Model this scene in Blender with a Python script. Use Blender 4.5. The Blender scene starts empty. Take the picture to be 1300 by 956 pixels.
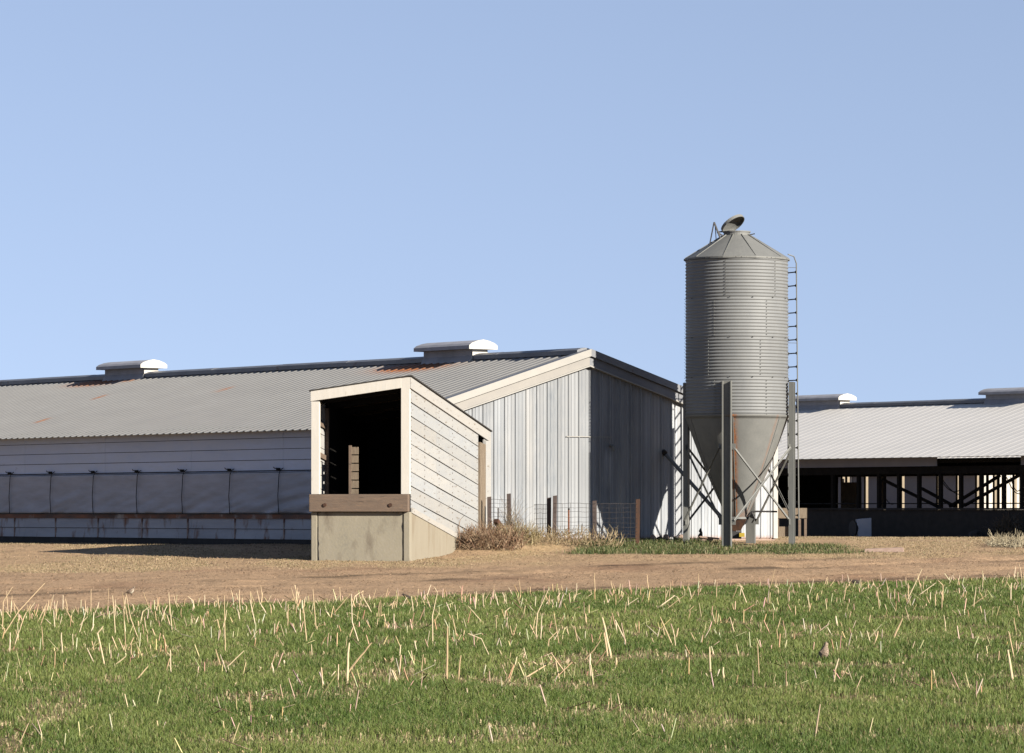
import bpy, math, random
import numpy as np
from mathutils import Vector
random.seed(7); rng = np.random.default_rng(11)
PI = math.pi
sc = bpy.context.scene
C = sc.collection
F = 5000.0; CX = 650.0; HY = 648.0; CZ = 1.6
def P(px, py, Y): return Vector(((px-CX)/F*Y, Y, CZ-(py-HY)/F*Y))

# ------------------------------------------------------------------ noise
def _h(ix, iy, seed):
    n = (ix*374761393 + iy*668265263 + seed*974711) & 0x7fffffff
    n = ((n ^ (n >> 13))*1274126177) & 0x7fffffff
    return ((n ^ (n >> 16)) & 0xffff)/65535.0
def vnoise(x, y, seed=0):
    x = np.asarray(x, float); y = np.asarray(y, float)
    ix = np.floor(x).astype(np.int64); iy = np.floor(y).astype(np.int64)
    fx = x-ix; fy = y-iy
    fx = fx*fx*(3-2*fx); fy = fy*fy*(3-2*fy)
    a = _h(ix, iy, seed); b = _h(ix+1, iy, seed); c = _h(ix, iy+1, seed); d = _h(ix+1, iy+1, seed)
    return (a*(1-fx)+b*fx)*(1-fy)+(c*(1-fx)+d*fx)*fy
def fbm(x, y, seed=0, o=4):
    s = 0; a = .5
    for k in range(o):
        s = s+a*vnoise(np.asarray(x)*2**k, np.asarray(y)*2**k, seed+k*17); a *= .5
    return s/(1-.5**o)
def sstep(a, b, x):
    t = np.clip((np.asarray(x, float)-a)/(b-a), 0, 1); return t*t*(3-2*t)

# ------------------------------------------------------------------ ground shape
GY = [-500, 0, 46, 58, 66, 72, 76, 79, 82, 84, 90, 100, 128, 160, 4000]
GZ = [-.5, 0, .368, .464, .56, .66, .765, .85, .93, .965, .955, .90, .77, .75, .75]
def field_edge(X): return 54.6+1.18*np.clip(X, -14, 14)-.035*np.clip(X, -14, 14)**2*.5
def verge_edge(X): return 70.3+.56*np.clip(X, -14, 10)
def gz(X, Y):
    X = np.asarray(X, float); Y = np.asarray(Y, float)
    z = np.interp(Y, GY, GZ)
    z = z-.10*sstep(-2, -7, X)*sstep(80, 84, Y)
    near = sstep(14, 20, Y)*(1-sstep(105, 130, Y))
    road = sstep(0, 1.2, Y-field_edge(X))*(1-sstep(-1.5, .5, Y-verge_edge(X)))
    z = z+near*(.05*(fbm(X*.35, Y*.25, 3)-.5)+(.035+.02*road)*(fbm(X*2.1, Y*2.1, 5, 4)-.5))
    # ruts along the track
    r = Y-field_edge(X)
    for c_, w_ in ((3.0, .5), (5.0, .5), (9.5, .55), (11.4, .5)):
        z = z-road*.035*np.exp(-((r-c_+.8*(fbm(X*.25, Y*.05, 9, 2)-.5))/w_)**2)*1.6*sstep(.42, .62, fbm(X*.55, Y*.3, 21, 3))
    # earth mound beside the wall
    z = z+.26*np.exp(-((X-.15)/1.3)**2-((Y-78.7)/.9)**2)*(.7+.6*fbm(X*1.3, Y*1.3, 31, 3))
    z = z+.22*np.exp(-((X+.75)/.75)**2-((Y-77.4)/.9)**2)
    return z
def g1(x, y): return float(gz(np.array([x]), np.array([y]))[0])
def ground_at(px, py, lo=24, hi=125):
    """first point of the ground that the pixel (px,py) meets"""
    Y = np.linspace(lo, hi, 3000); X = (px-CX)/F*Y
    d = (CZ-(py-HY)/F*Y)-gz(X, Y)
    i = int(np.argmax(d < 0)) if (d < 0).any() else len(Y)-1
    return float(X[i]), float(Y[i])

# ------------------------------------------------------------------ materials
def new_mat(name):
    m = bpy.data.materials.new(name); m.use_nodes = True
    nt = m.node_tree; b = nt.nodes['Principled BSDF']
    return m, nt, b
def N(nt, t, **kw):
    n = nt.nodes.new(t)
    for k, v in kw.items(): setattr(n, k, v)
    return n
def L(nt, a, b): nt.links.new(a, b)
def mixc(nt, fac, a, b, mode='MIX'):
    n = N(nt, 'ShaderNodeMix', data_type='RGBA', blend_type=mode)
    for i, v in ((0, fac), (6, a), (7, b)):
        if isinstance(v, (int, float)): n.inputs[i].default_value = v
        elif isinstance(v, tuple): n.inputs[i].default_value = (*v, 1) if len(v) == 3 else v
        else: L(nt, v, n.inputs[i])
    return n.outputs[2]
def noise(nt, scale, stretch=(1, 1, 1), detail=6, rough=.6, lo=.35, hi=.65, coord='Object', rot=(0, 0, 0)):
    tc = N(nt, 'ShaderNodeTexCoord'); mp = N(nt, 'ShaderNodeMapping')
    mp.inputs['Scale'].default_value = stretch; mp.inputs['Rotation'].default_value = rot
    L(nt, tc.outputs[coord], mp.inputs[0])
    nz = N(nt, 'ShaderNodeTexNoise'); nz.inputs['Scale'].default_value = scale
    nz.inputs['Detail'].default_value = detail; nz.inputs['Roughness'].default_value = rough
    L(nt, mp.outputs[0], nz.inputs['Vector'])
    mr = N(nt, 'ShaderNodeMapRange'); mr.inputs[1].default_value = lo; mr.inputs[2].default_value = hi
    L(nt, nz.outputs[0], mr.inputs[0])
    return mr.outputs[0]
def bump(nt, b, h, strength=.3, dist=.01):
    bp = N(nt, 'ShaderNodeBump'); bp.inputs['Strength'].default_value = strength; bp.inputs['Distance'].default_value = dist
    L(nt, h, bp.inputs['Height']); L(nt, bp.outputs[0], b.inputs['Normal'])
def rough_mat(name, c1, c2, scale=3, stretch=(1, 1, 1), rough=.8, metal=0., fine=None, finescale=40, bmp=.2, dist=.01,
              k=.40, stain=None, stainscale=2, stainstretch=(1, 1, 1), stainlo=.6, stainhi=.75, attr=None, spec=.3, lo=.35, hi=.65, rusty=None):
    m, nt, b = new_mat(name)
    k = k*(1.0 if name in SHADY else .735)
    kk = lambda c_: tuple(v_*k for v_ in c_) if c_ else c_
    c1, c2, fine, stain = kk(c1), kk(c2), kk(fine), kk(stain)
    c = mixc(nt, noise(nt, scale, stretch, lo=lo, hi=hi), c1, c2)
    if fine is not None: 
        c = mixc(nt, noise(nt, finescale, stretch, detail=3), c, fine)
    if stain is not None:
        c = mixc(nt, noise(nt, stainscale, stainstretch, lo=stainlo, hi=stainhi), c, stain)
    if attr:
        a = N(nt, 'ShaderNodeAttribute', attribute_name=attr)
        c = mixc(nt, 1.0, c, a.outputs['Color'], 'MULTIPLY')
    if rusty:
        a = N(nt, 'ShaderNodeAttribute', attribute_name='rust')
        n = noise(nt, 22, rusty, lo=.25, hi=.6, detail=8)
        mm = N(nt, 'ShaderNodeMath', operation='MULTIPLY'); L(nt, a.outputs['Fac'], mm.inputs[0]); L(nt, n, mm.inputs[1])
        mm.use_clamp = True
        rc = mixc(nt, noise(nt, 30), (.21, .08, .025), (.10, .035, .013))
        c = mixc(nt, mm.outputs[0], c, rc)
    L(nt, c, b.inputs['Base Color'])
    b.inputs['Roughness'].default_value = rough; b.inputs['Metallic'].default_value = metal
    b.inputs['Specular IOR Level'].default_value = spec
    if bmp: bump(nt, b, noise(nt, finescale, stretch, lo=0, hi=1), bmp, dist)
    return m
def leaf_mat(name, trans=.35):
    m, nt, b = new_mat(name)
    a = N(nt, 'ShaderNodeAttribute', attribute_name='tone')
    L(nt, a.outputs['Color'], b.inputs['Base Color'])
    b.inputs['Roughness'].default_value = .6; b.inputs['Specular IOR Level'].default_value = .25
    dk = mixc(nt, 1.0, a.outputs['Color'], (.74, .74, .74), 'MULTIPLY'); L(nt, dk, b.inputs['Base Color'])
    t = N(nt, 'ShaderNodeBsdfTranslucent'); L(nt, dk, t.inputs[0])
    mx = N(nt, 'ShaderNodeMixShader'); mx.inputs[0].default_value = trans
    L(nt, b.outputs[0], mx.inputs[1]); L(nt, t.outputs[0], mx.inputs[2])
    L(nt, mx.outputs[0], nt.nodes['Material Output'].inputs[0])
    return m
M = {}
SHADY = ('siding', 'siding_low', 'curtain', 'far_shaded', 'dark_wood', 'white_plastic')
M['roof_grey'] = rough_mat('roof_grey', (.45, .445, .43), (.385, .38, .37), 1.3, (1, .5, 1), .6, .05, k=.43, fine=(.42, .41, .39), finescale=14, bmp=.05,
                           stain=(.5, .2, .08), stainscale=.9, stainstretch=(1, .6, 1), stainlo=.735, stainhi=.76, rusty=(1, 1, 1))
M['roof_white'] = rough_mat('roof_white', (.80, .765, .71), (.75, .72, .67), 1.0, (1, .3, 1), .5, .0, k=.70, bmp=.05)
M['vent_shaded'] = rough_mat('vent_shaded', (.20, .20, .215), (.16, .16, .17), 3, (1, 1, 1), .6, .1, k=1.5, bmp=.02)  # vent sides: their shade is put into this grey
M['far_shaded'] = rough_mat('far_shaded', (.27, .27, .30), (.24, .24, .27), 1, (1, 1, 1), .8, 0, k=.38, bmp=0)  # distant barn's side wall greyed; its shade is put into the colour
M['fascia_grey'] = rough_mat('fascia_grey', (.24, .245, .29), (.20, .205, .25), 1, (1, 1, 1), .8, 0, k=1.0, bmp=0)
M['far_sunlit'] = rough_mat('far_sunlit', (.85, .80, .70), (.80, .75, .66), 1, (1, 1, 1), .6, 0, k=.44, bmp=0)  # same barn's gable, with the sunlight put into the colour
M['cap_metal'] = rough_mat('cap_metal', (.40, .41, .43), (.30, .31, .34), 2, (1, 1, 1), .45, .3, bmp=.05, stain=(.22, .11, .06), stainscale=1.7, stainlo=.63, stainhi=.7)
M['galv'] = rough_mat('galv', (.42, .43, .42), (.35, .36, .36), 4, (1, 1, .4), .6, .12, attr='tint', k=.375, fine=(.39, .40, .395), finescale=35, bmp=.08, dist=.003, rusty=(1, 1, .12))
M['galv_dull'] = rough_mat('galv_dull', (.40, .40, .375), (.31, .315, .30), 5, (1, 1, 1), .65, .08, k=.38, fine=(.36, .36, .34), finescale=25, bmp=.1, dist=.004, rusty=(1, 1, .12))
M['steel'] = rough_mat('steel', (.36, .36, .33), (.27, .275, .26), 6, (1, 1, .2), .6, .1, k=.40, bmp=.08, stain=(.2, .11, .06), stainscale=4, stainlo=.68, stainhi=.75)
M['dark_steel'] = rough_mat('dark_steel', (.05, .05, .055), (.09, .08, .075), 8, (1, 1, 1), .6, .3)
M['rusty'] = rough_mat('rusty', (.17, .075, .035), (.09, .045, .03), 12, (1, 1, .3), .85, .1, stain=(.26, .12, .05), stainscale=9)
M['sill_rust'] = rough_mat('sill_rust', (.20, .085, .045), (.08, .055, .045), 1.3, (1, 1.2, 6), .85, .0, k=1.2, stain=(.30, .27, .24), stainscale=1.8, stainstretch=(1, 1, 1), stainlo=.55, stainhi=.7)
M['gable'] = rough_mat('gable', (.55, .575, .61), (.34, .375, .42), 1.3, (2.2, 2.2, .16), .55, .1, k=.315, fine=(.55, .565, .58), finescale=22,
                       stain=(.66, .66, .65), stainscale=1.2, stainstretch=(1.5, 1.5, .25), stainlo=.55, stainhi=.72, bmp=.06, dist=.004, rusty=(1, 1, .3), attr='tint')
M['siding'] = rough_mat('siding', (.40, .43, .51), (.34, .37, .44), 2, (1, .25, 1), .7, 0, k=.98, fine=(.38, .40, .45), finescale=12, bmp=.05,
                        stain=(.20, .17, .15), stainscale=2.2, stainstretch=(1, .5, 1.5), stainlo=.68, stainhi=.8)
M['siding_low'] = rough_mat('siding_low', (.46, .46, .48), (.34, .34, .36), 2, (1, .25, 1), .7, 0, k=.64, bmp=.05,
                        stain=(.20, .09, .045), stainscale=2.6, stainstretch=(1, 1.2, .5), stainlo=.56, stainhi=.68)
M['curtain'] = rough_mat('curtain', (.25, .255, .28), (.205, .205, .215), 2.5, (1, .4, 2), .85, 0, k=1.15, bmp=.2, dist=.02, finescale=9)
M['white_trim'] = rough_mat('white_trim', (.78, .74, .67), (.66, .63, .57), 6, (1, 1, 1), .6, 0, k=.40, bmp=.05, fine=(.74, .71, .65), stain=(.45, .38, .30), stainscale=3, stainlo=.70, stainhi=.8)
M['rake_white'] = rough_mat('rake_white', (.80, .76, .69), (.72, .69, .63), 4, (1, 1, 1), .6, 0, k=.31, bmp=.05)
M['rake_cream'] = rough_mat('rake_cream', (.74, .69, .62), (.66, .62, .57), 4, (1, 1, 1), .6, 0, k=.28, bmp=.05)
M['vent_sunlit'] = rough_mat('vent_sunlit', (.90, .86, .78), (.84, .80, .73), 6, (1, 1, 1), .6, 0, k=.44, bmp=.02)  # vent ends: the sunlight on them is put into this white
M['paint_wood'] = rough_mat('paint_wood', (.75, .73, .69), (.63, .635, .64), 3, (6, .6, 3), .75, 0, fine=(.70, .67, .61), finescale=20, bmp=.25, dist=.006, attr='tint',
                            stain=(.40, .33, .26), stainscale=7, stainstretch=(3, .35, 3), stainlo=.60, stainhi=.70)
M['raw_wood'] = rough_mat('raw_wood', (.40, .27, .18), (.25, .17, .12), 3, (1, 6, 8), .85, 0, fine=(.27, .20, .15), finescale=16, bmp=.5, dist=.01,
                          stain=(.12, .09, .07), stainscale=4, stainstretch=(1, 4, 6), stainlo=.6, stainhi=.7)
M['frame_paint'] = rough_mat('frame_paint', (.78, .735, .665), (.68, .65, .59), 3, (4, 4, .6), .75, 0, k=.62, fine=(.72, .67, .58), finescale=20, bmp=.25, dist=.006, stain=(.40, .33, .26), stainscale=5, stainstretch=(3, 3, 1), stainlo=.68, stainhi=.78)
M['post_wood'] = rough_mat('post_wood', (.42, .33, .23), (.30, .22, .15), 4, (6, 6, 1), .85, 0, bmp=.5, dist=.01, stain=(.12, .08, .05), stainscale=9, stainlo=.65, stainhi=.75)
M['lit_post'] = rough_mat('lit_post', (.52, .42, .29), (.42, .34, .24), 4, (4, 4, 1), .8, 0)  # far-side posts; sunlit warmth put into the wood colour
M['old_post'] = rough_mat('old_post', (.20, .14, .12), (.12, .085, .075), 9, (1, 1, .4), .85, 0, k=.34)
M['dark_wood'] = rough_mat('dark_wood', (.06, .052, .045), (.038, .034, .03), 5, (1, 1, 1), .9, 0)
M['shaded_wood'] = rough_mat('shaded_wood', (.022, .02, .018), (.013, .012, .011), 5, (1, 1, 1), .95, 0, k=.7, spec=.1)  # wood darkened to near black; deep shade put into the colour
M['concrete'] = rough_mat('concrete', (.44, .39, .30), (.33, .30, .235), 2.2, (1, 1, .8), .9, 0, k=.55, fine=(.40, .355, .26), finescale=26, bmp=.35, dist=.01,
                          stain=(.24, .20, .15), stainscale=2.4, stainstretch=(1.5, 1.5, .7), stainlo=.53, stainhi=.72)
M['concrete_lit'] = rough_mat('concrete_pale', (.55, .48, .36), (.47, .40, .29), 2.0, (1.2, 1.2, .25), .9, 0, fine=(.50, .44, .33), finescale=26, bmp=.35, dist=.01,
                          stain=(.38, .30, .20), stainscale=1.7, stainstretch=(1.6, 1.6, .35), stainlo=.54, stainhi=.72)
M['foundation'] = rough_mat('foundation', (.10, .09, .085), (.06, .055, .05), 3, (1, 1, 1), .95, 0, bmp=.4)
M['white_plastic'] = rough_mat('white_plastic', (.55, .60, .70), (.48, .53, .62), 3, (1, 1, 1), .5, 0)
M['black'] = rough_mat('black', (.02, .02, .022), (.03, .03, .03), 5, (1, 1, 1), .7, 0)
M['yellow'] = rough_mat('yellow', (.75, .55, .05), (.65, .45, .04), 5, (1, 1, 1), .5, 0)
M['wire'] = rough_mat('wire', (.16, .14, .13), (.10, .085, .08), 9, (1, 1, 1), .6, .3, bmp=0)
M['rock'] = rough_mat('rock', (.50, .42, .35), (.36, .29, .24), 7, (1, 1, 1), .9, 0, bmp=.4)
M['pink_rock'] = rough_mat('pink_rock', (.62, .45, .36), (.50, .34, .27), 7, (1, 1, 1), .9, 0, bmp=.4)
M['white_wall'] = rough_mat('white_wall', (.80, .78, .74), (.72, .71, .68), 2, (2, 2, .3), .6, 0, bmp=.03)
M['orange_rod'] = rough_mat('orange_rod', (.42, .14, .05), (.33, .10, .04), 9, (1, 1, 1), .7, 0)
M['blade'] = leaf_mat('blade', .35)
M['straw'] = leaf_mat('straw', .12)
M['feather'] = rough_mat('feather', (.62, .46, .33), (.40, .30, .22), 28, (1, 1, 2), .9, 0, k=.6, fine=(.12, .09, .065), finescale=70, bmp=.1)
M['feather_pale'] = rough_mat('feather_pale', (.85, .76, .60), (.7, .62, .48), 30, (1, 1, 1), .9, 0)
M['feather_dark'] = rough_mat('feather_dark', (.10, .075, .055), (.07, .05, .04), 30, (1, 1, 1), .9, 0)

def ground_mat():
    m, nt, b = new_mat('earth')
    a = N(nt, 'ShaderNodeAttribute', attribute_name='tone')
    c = a.outputs['Color']
    n1 = noise(nt, 1.6, (1, .5, 1), detail=8, rough=.7, lo=.3, hi=.7)
    v = mixc(nt, n1, (.58, .58, .58), (.87, .85, .83))
    c = mixc(nt, 1, c, v, 'MULTIPLY')
    n2 = noise(nt, 14, (1, .35, 1), detail=5, rough=.75, lo=.3, hi=.7)
    v2 = mixc(nt, n2, (.72, .70, .68), (1.25, 1.25, 1.25))
    c = mixc(nt, 1, c, v2, 'MULTIPLY')
    n3 = noise(nt, 45, (1, .25, 1), detail=3, rough=.8, lo=.35, hi=.65)
    c = mixc(nt, 1, c, mixc(nt, n3, (.82, .80, .78), (1.18, 1.17, 1.15)), 'MULTIPLY')
    L(nt, c, b.inputs['Base Color'])
    b.inputs['Roughness'].default_value = .95; b.inputs['Specular IOR Level'].default_value = .1
    bump(nt, b, noise(nt, 9, (1, 1, 1), detail=8, rough=.75, lo=0, hi=1), .8, .05)
    return m
M['earth'] = ground_mat()

# ------------------------------------------------------------------ mesh builder
class MB:
    def __init__(s): s.v = []; s.f = []; s.c = []; s.r = []
    def add(s, vs, fs, tint=None, rust=None):
        o = len(s.v); s.v += [tuple(p) for p in vs]; s.f += [tuple(i+o for i in f) for f in fs]
        s.c += [tint or (1, 1, 1)]*len(vs)
        s.r += (rust if rust is not None else [0.0]*len(vs))
        return s
    def box(s, x0, x1, y0, y1, z0, z1, tint=None):
        vs = [(x, y, z) for z in (z0, z1) for y in (y0, y1) for x in (x0, x1)]
        return s.add(vs, [(0, 2, 3, 1), (4, 5, 7, 6), (0, 1, 5, 4), (2, 6, 7, 3), (0, 4, 6, 2), (1, 3, 7, 5)], tint)
    def hexa(s, b4, t4, tint=None):
        return s.add(list(b4)+list(t4), [(3, 2, 1, 0), (4, 5, 6, 7), (0, 1, 5, 4), (1, 2, 6, 5), (2, 3, 7, 6), (3, 0, 4, 7)], tint)
    def bar(s, a, b, w, h=None, up=(0, 0, 1), tint=None):
        a = Vector(a); b = Vector(b); h = h or w
        d = (b-a).normalized(); up = Vector(up)
        if abs(d.dot(up)) > .98: up = Vector((0, 1, 0))
        x = d.cross(up).normalized(); y = x.cross(d).normalized()
        q = [(-1, -1), (1, -1), (1, 1), (-1, 1)]
        return s.hexa([a+x*i*w/2+y*j*h/2 for i, j in q], [b+x*i*w/2+y*j*h/2 for i, j in q], tint)
    def tube(s, pts, rs, n=8, cap=True, tint=None):
        pts = [Vector(p) for p in pts]
        if not isinstance(rs, (list, tuple)): rs = [rs]*len(pts)
        vs = []; fs = []
        prev = None
        for i, p in enumerate(pts):
            d = (pts[min(i+1, len(pts)-1)]-pts[max(i-1, 0)]).normalized()
            ref = Vector((0, 0, 1)) if abs(d.z) < .95 else Vector((0, 1, 0))
            x = d.cross(ref).normalized() if prev is None else (prev-d*prev.dot(d)).normalized()
            prev = x; y = d.cross(x)
            for k in range(n):
                a = 2*PI*k/n; vs.append(p+(x*math.cos(a)+y*math.sin(a))*rs[i])
        for i in range(len(pts)-1):
            for k in range(n):
                fs.append((i*n+k, i*n+(k+1) % n, (i+1)*n+(k+1) % n, (i+1)*n+k))
        if cap: fs += [tuple(range(n))[::-1], tuple(range((len(pts)-1)*n, len(pts)*n))]
        return s.add(vs, fs, tint)
    def lathe(s, prof, n=64, rustf=None, cx=0, cy=0, close=False, a0=0, a1=2*PI):
        vs = []; fs = []; ru = []
        full = abs(a1-a0-2*PI) < 1e-6; m = n if full else n+1
        for (r, z) in prof:
            for k in range(m):
                a = a0+(a1-a0)*k/n; vs.append((cx+r*math.cos(a), cy+r*math.sin(a), z)); ru.append(rustf(a, z) if rustf else 0.)
        for i in range(len(prof)-1):
            for k in range(n):
                k2 = (k+1) % m
                fs.append((i*m+k, i*m+k2, (i+1)*m+k2, (i+1)*m+k))
        return s.add(vs, fs, None, ru)
    def prism(s, poly, axis, t0, t1, tint=None):
        """poly in the two other coordinates, extruded along axis ('x','y','z')"""
        def pt(a, b, t): return {'x': (t, a, b), 'y': (a, t, b), 'z': (a, b, t)}[axis]
        n = len(poly)
        vs = [pt(a, b, t0) for a, b in poly]+[pt(a, b, t1) for a, b in poly]
        return s.add(vs, [tuple(range(n)), tuple(range(n, 2*n))[::-1]]+[(i, i+n, (i+1) % n+n, (i+1) % n) for i in range(n)], tint)
    def build(s, name, mat, parent=None, smooth=False, zoff=0, bevel=0, loc=None):
        me = bpy.data.meshes.new(name); v = [(x, y, z-zoff) for x, y, z in s.v]
        me.from_pydata(v, [], s.f); me.update()
        if any(t != (1, 1, 1) for t in s.c) or mat.name in ('gable', 'paint_wood', 'galv'):
            at = me.color_attributes.new('tint', 'FLOAT_COLOR', 'POINT')
            at.data.foreach_set('color', np.array([(*t, 1) for t in s.c], dtype=np.float32).ravel())
        if any(s.r):
            at = me.attributes.new('rust', 'FLOAT', 'POINT'); at.data.foreach_set('value', np.array(s.r, dtype=np.float32))
        me.materials.append(mat)
        import bmesh as _b
        bm = _b.new(); bm.from_mesh(me); _b.ops.recalc_face_normals(bm, faces=bm.faces[:]); bm.to_mesh(me); bm.free()
        if smooth:
            for p in me.polygons: p.use_smooth = True
        o = bpy.data.objects.new(name, me); C.objects.link(o)
        if parent: o.parent = parent
        if loc: o.location = loc
        if bevel:
            bv = o.modifiers.new('edge', 'BEVEL'); bv.width = bevel; bv.segments = 2; bv.limit_method = 'ANGLE'
        return o
def empty(name, label, cat, loc, rotz=0, group=None):
    o = bpy.data.objects.new(name, None); C.objects.link(o); o.location = loc; o.rotation_euler = (0, 0, rotz)
    o.empty_display_size = .2
    return tag(o, label, cat, group)
def tag(o, label, cat, group=None):
    o['label'] = label; o['category'] = cat
    if group: o['group'] = group
    return o
def fast_mesh(name, verts, tris, mat, tone=None):
    me = bpy.data.meshes.new(name); nv = len(verts); nf = len(tris); k = tris.shape[1]
    me.vertices.add(nv); me.vertices.foreach_set('co', verts.astype(np.float32).ravel())
    me.loops.add(nf*k); me.loops.foreach_set('vertex_index', tris.astype(np.int32).ravel())
    me.polygons.add(nf); me.polygons.foreach_set('loop_start', np.arange(0, nf*k, k, dtype=np.int32))
    me.polygons.foreach_set('loop_total', np.full(nf, k, dtype=np.int32))
    me.update(calc_edges=True)
    if tone is not None:
        at = me.color_attributes.new('tone', 'FLOAT_COLOR', 'POINT')
        at.data.foreach_set('color', np.concatenate([tone, np.ones((nv, 1))], 1).astype(np.float32).ravel())
    me.materials.append(mat)
    o = bpy.data.objects.new(name, me); C.objects.link(o); return o

# ------------------------------------------------------------------ the ground sheet
def green_patch(X, Y):
    a = sstep(1.2, 1.9, X+.5*fbm(X, Y, 41, 2))*sstep(75.6, 76.6, Y+.6*fbm(X*1.3, Y, 43, 2))*(1-sstep(3.9, 4.6, X))
    b = sstep(3.6, 4.2, X)*(1-sstep(6.2, 7.2, X))*sstep(76.0, 77.0, Y+.6*fbm(X*1.3, Y, 47, 2))*(1-sstep(79.5, 81.5, Y))
    return np.clip(np.maximum(a*(1-sstep(82, 85, Y)), b*.8), 0, 1)
def ground_tone(X, Y):
    dirt = np.array([.318, .222, .140]); dirt2 = np.array([.245, .158, .100]); straw = np.array([.33, .242, .140]); soil = np.array([.085, .078, .035]); resid = np.array([.23, .18, .10])
    n = fbm(X*.5, Y*.22, 51, 4)[:, None]
    d = dirt*(1-sstep(.5, .75, n))+dirt2*sstep(.5, .75, n)
    wob = 1.6*(fbm(X*.9, Y*.5, 61, 4)-.5)
    wf = sstep(.35, -.35, Y-field_edge(X)-wob)[:, None]
    wy = sstep(-1.0, 1.0, Y-verge_edge(X)-3*(fbm(X*.6, Y*.4, 67, 4)-.5))[:, None]
    pn = sstep(.50, .62, fbm(X*.8, Y*.25, 71, 4))[:, None]
    yard = straw*(1-pn*.7)+dirt*pn*.7
    c = d*(1-wy)+yard*wy
    gp = green_patch(X, Y)[:, None]
    c = c*(1-gp)+np.array([.06, .072, .028])*gp
    rn = sstep(.52, .68, fbm(X*1.6, Y*.8, 81, 4))[:, None]
    fld = soil*(1-rn)+resid*rn
    c = c*(1-wf)+fld*wf
    # dark broken streaks on the track
    r = Y-field_edge(X)
    for c0, w0, s_ in ((8.6, .7, 91), (12.8, .5, 93), (1.2, .5, 95)):
        k = np.exp(-((r-c0)/w0)**2)*sstep(.48, .60, fbm(X*.45, Y*.25, s_, 4))*(1-wf[:, 0])
        c = c*(1-.62*k[:, None])
    return c
xs = np.concatenate([[-3000, -900, -300, -120, -60, -35, -24], np.arange(-16, 19, .14), [24, 35, 60, 120, 300, 900, 3000]])
ys = np.concatenate([[-400, -80, 0, 12, 18], np.arange(21, 100, .13), np.arange(100, 135, .6), [145, 170, 220, 320, 600, 1400, 4000]])
GX, GYY = np.meshgrid(xs, ys); nx, ny = len(xs), len(ys)
X = GX.ravel(); Y = GYY.ravel(); V = np.stack([X, Y, gz(X, Y)], 1); T = ground_tone(X, Y)
ii = (np.arange(ny-1)[:, None]*nx+np.arange(nx-1)[None]).ravel()
Q = np.stack([ii, ii+1, ii+1+nx, ii+nx], 1)
cx_ = X[Q].mean(1); cy_ = Y[Q].mean(1)
zone = np.where(cy_ < field_edge(cx_), 0, np.where(cy_ < verge_edge(cx_), 1, 2))
for z_, nm in ((0, 'field'), (1, 'dirt_track'), (2, 'ground')):
    q = Q[zone == z_]; u, inv = np.unique(q, return_inverse=True)
    o = fast_mesh(nm, V[u], inv.reshape(q.shape), M['earth'], T[u]); o['kind'] = 'structure'
    for p in (): pass
    o.data.polygons.foreach_set('use_smooth', np.ones(len(o.data.polygons), dtype=bool))

# ------------------------------------------------------------------ blades
def blades(name, X, Y, H, W, tone, lean=.5, mat='blade', z=None, kind='stuff', label=None, cat=None):
    n = len(X); a = rng.uniform(0, 2*PI, n); la = rng.uniform(0, 2*PI, n); ll = H*lean*rng.uniform(.1, 1, n)
    Z = (gz(X, Y) if z is None else z)-.004
    bx, by = np.cos(a)*W/2, np.sin(a)*W/2
    tone = tone if name in ('wheat',) else tone*.62
    v0 = np.stack([X-bx, Y-by, Z], 1); v1 = np.stack([X+bx, Y+by, Z], 1)
    hx, hy = np.cos(la)*ll, np.sin(la)*ll
    m0 = np.stack([X-bx*.7+hx*.35, Y-by*.7+hy*.35, Z+H*.6], 1); m1 = np.stack([X+bx*.7+hx*.35, Y+by*.7+hy*.35, Z+H*.6], 1)
    v2 = np.stack([X+hx, Y+hy, Z+H*(1-.25*lean)], 1)
    verts = np.stack([v0, v1, m1, m0, v2], 1).reshape(-1, 3)
    b = np.arange(n)*5
    tris = np.concatenate([np.stack([b, b+1, b+2], 1), np.stack([b, b+2, b+3], 1), np.stack([b+3, b+2, b+4], 1)])
    tn = np.repeat(tone, 5, axis=0)
    o = fast_mesh(name, verts, tris, M[mat], tn); o['kind'] = kind
    if label: o['label'] = label; o['category'] = cat
    return o
def scatter(n, y0, y1, xl=-.15, xr=.15, pad=1.5, power=1.0):
    Y = y0+(y1-y0)*rng.random(n)**power
    X = (xl+(xr-xl)*rng.random(n))*Y+rng.uniform(-pad, pad, n)
    return X, Y
def lerp3(a, b, t): return np.array(a)*(1-t[:, None])+np.array(b)*t[:, None]
# young green wheat
X, Y = scatter(900000, 22.0, 72, power=1.3)
wob = 1.6*(fbm(X*.9, Y*.5, 61, 4)-.5)
keep = Y < field_edge(X)-wob-.1
den = 1-.8*sstep(.52, .68, fbm(X*1.6, Y*.8, 81, 4))
edge = sstep(0, 1.5, field_edge(X)-wob-Y)
keep &= rng.random(len(X)) < den*(.35+.65*edge)
X, Y = X[keep], Y[keep]; n = len(X)
clump = fbm(X*1.3, Y*1.3, 101, 3)
H = rng.uniform(.035, .085, n)*(.65+.7*clump)
W = rng.uniform(.0045, .0085, n)*(Y/36)**.7
t = np.clip(rng.normal(.42, .26, n)+1.3*(fbm(X*.7, Y*.35, 103, 4)-.5), 0, 1)
tone = lerp3((.098, .168, .028), (.290, .335, .092), t)
yel = rng.random(n) < .07; tone[yel] = lerp3((.36, .30, .14), (.46, .38, .20), rng.random(int(yel.sum())))
blades('wheat', X, Y, H, W, tone*.62, .8, 'blade', label='short green young wheat covering the foreground field', cat='crop')
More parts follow.
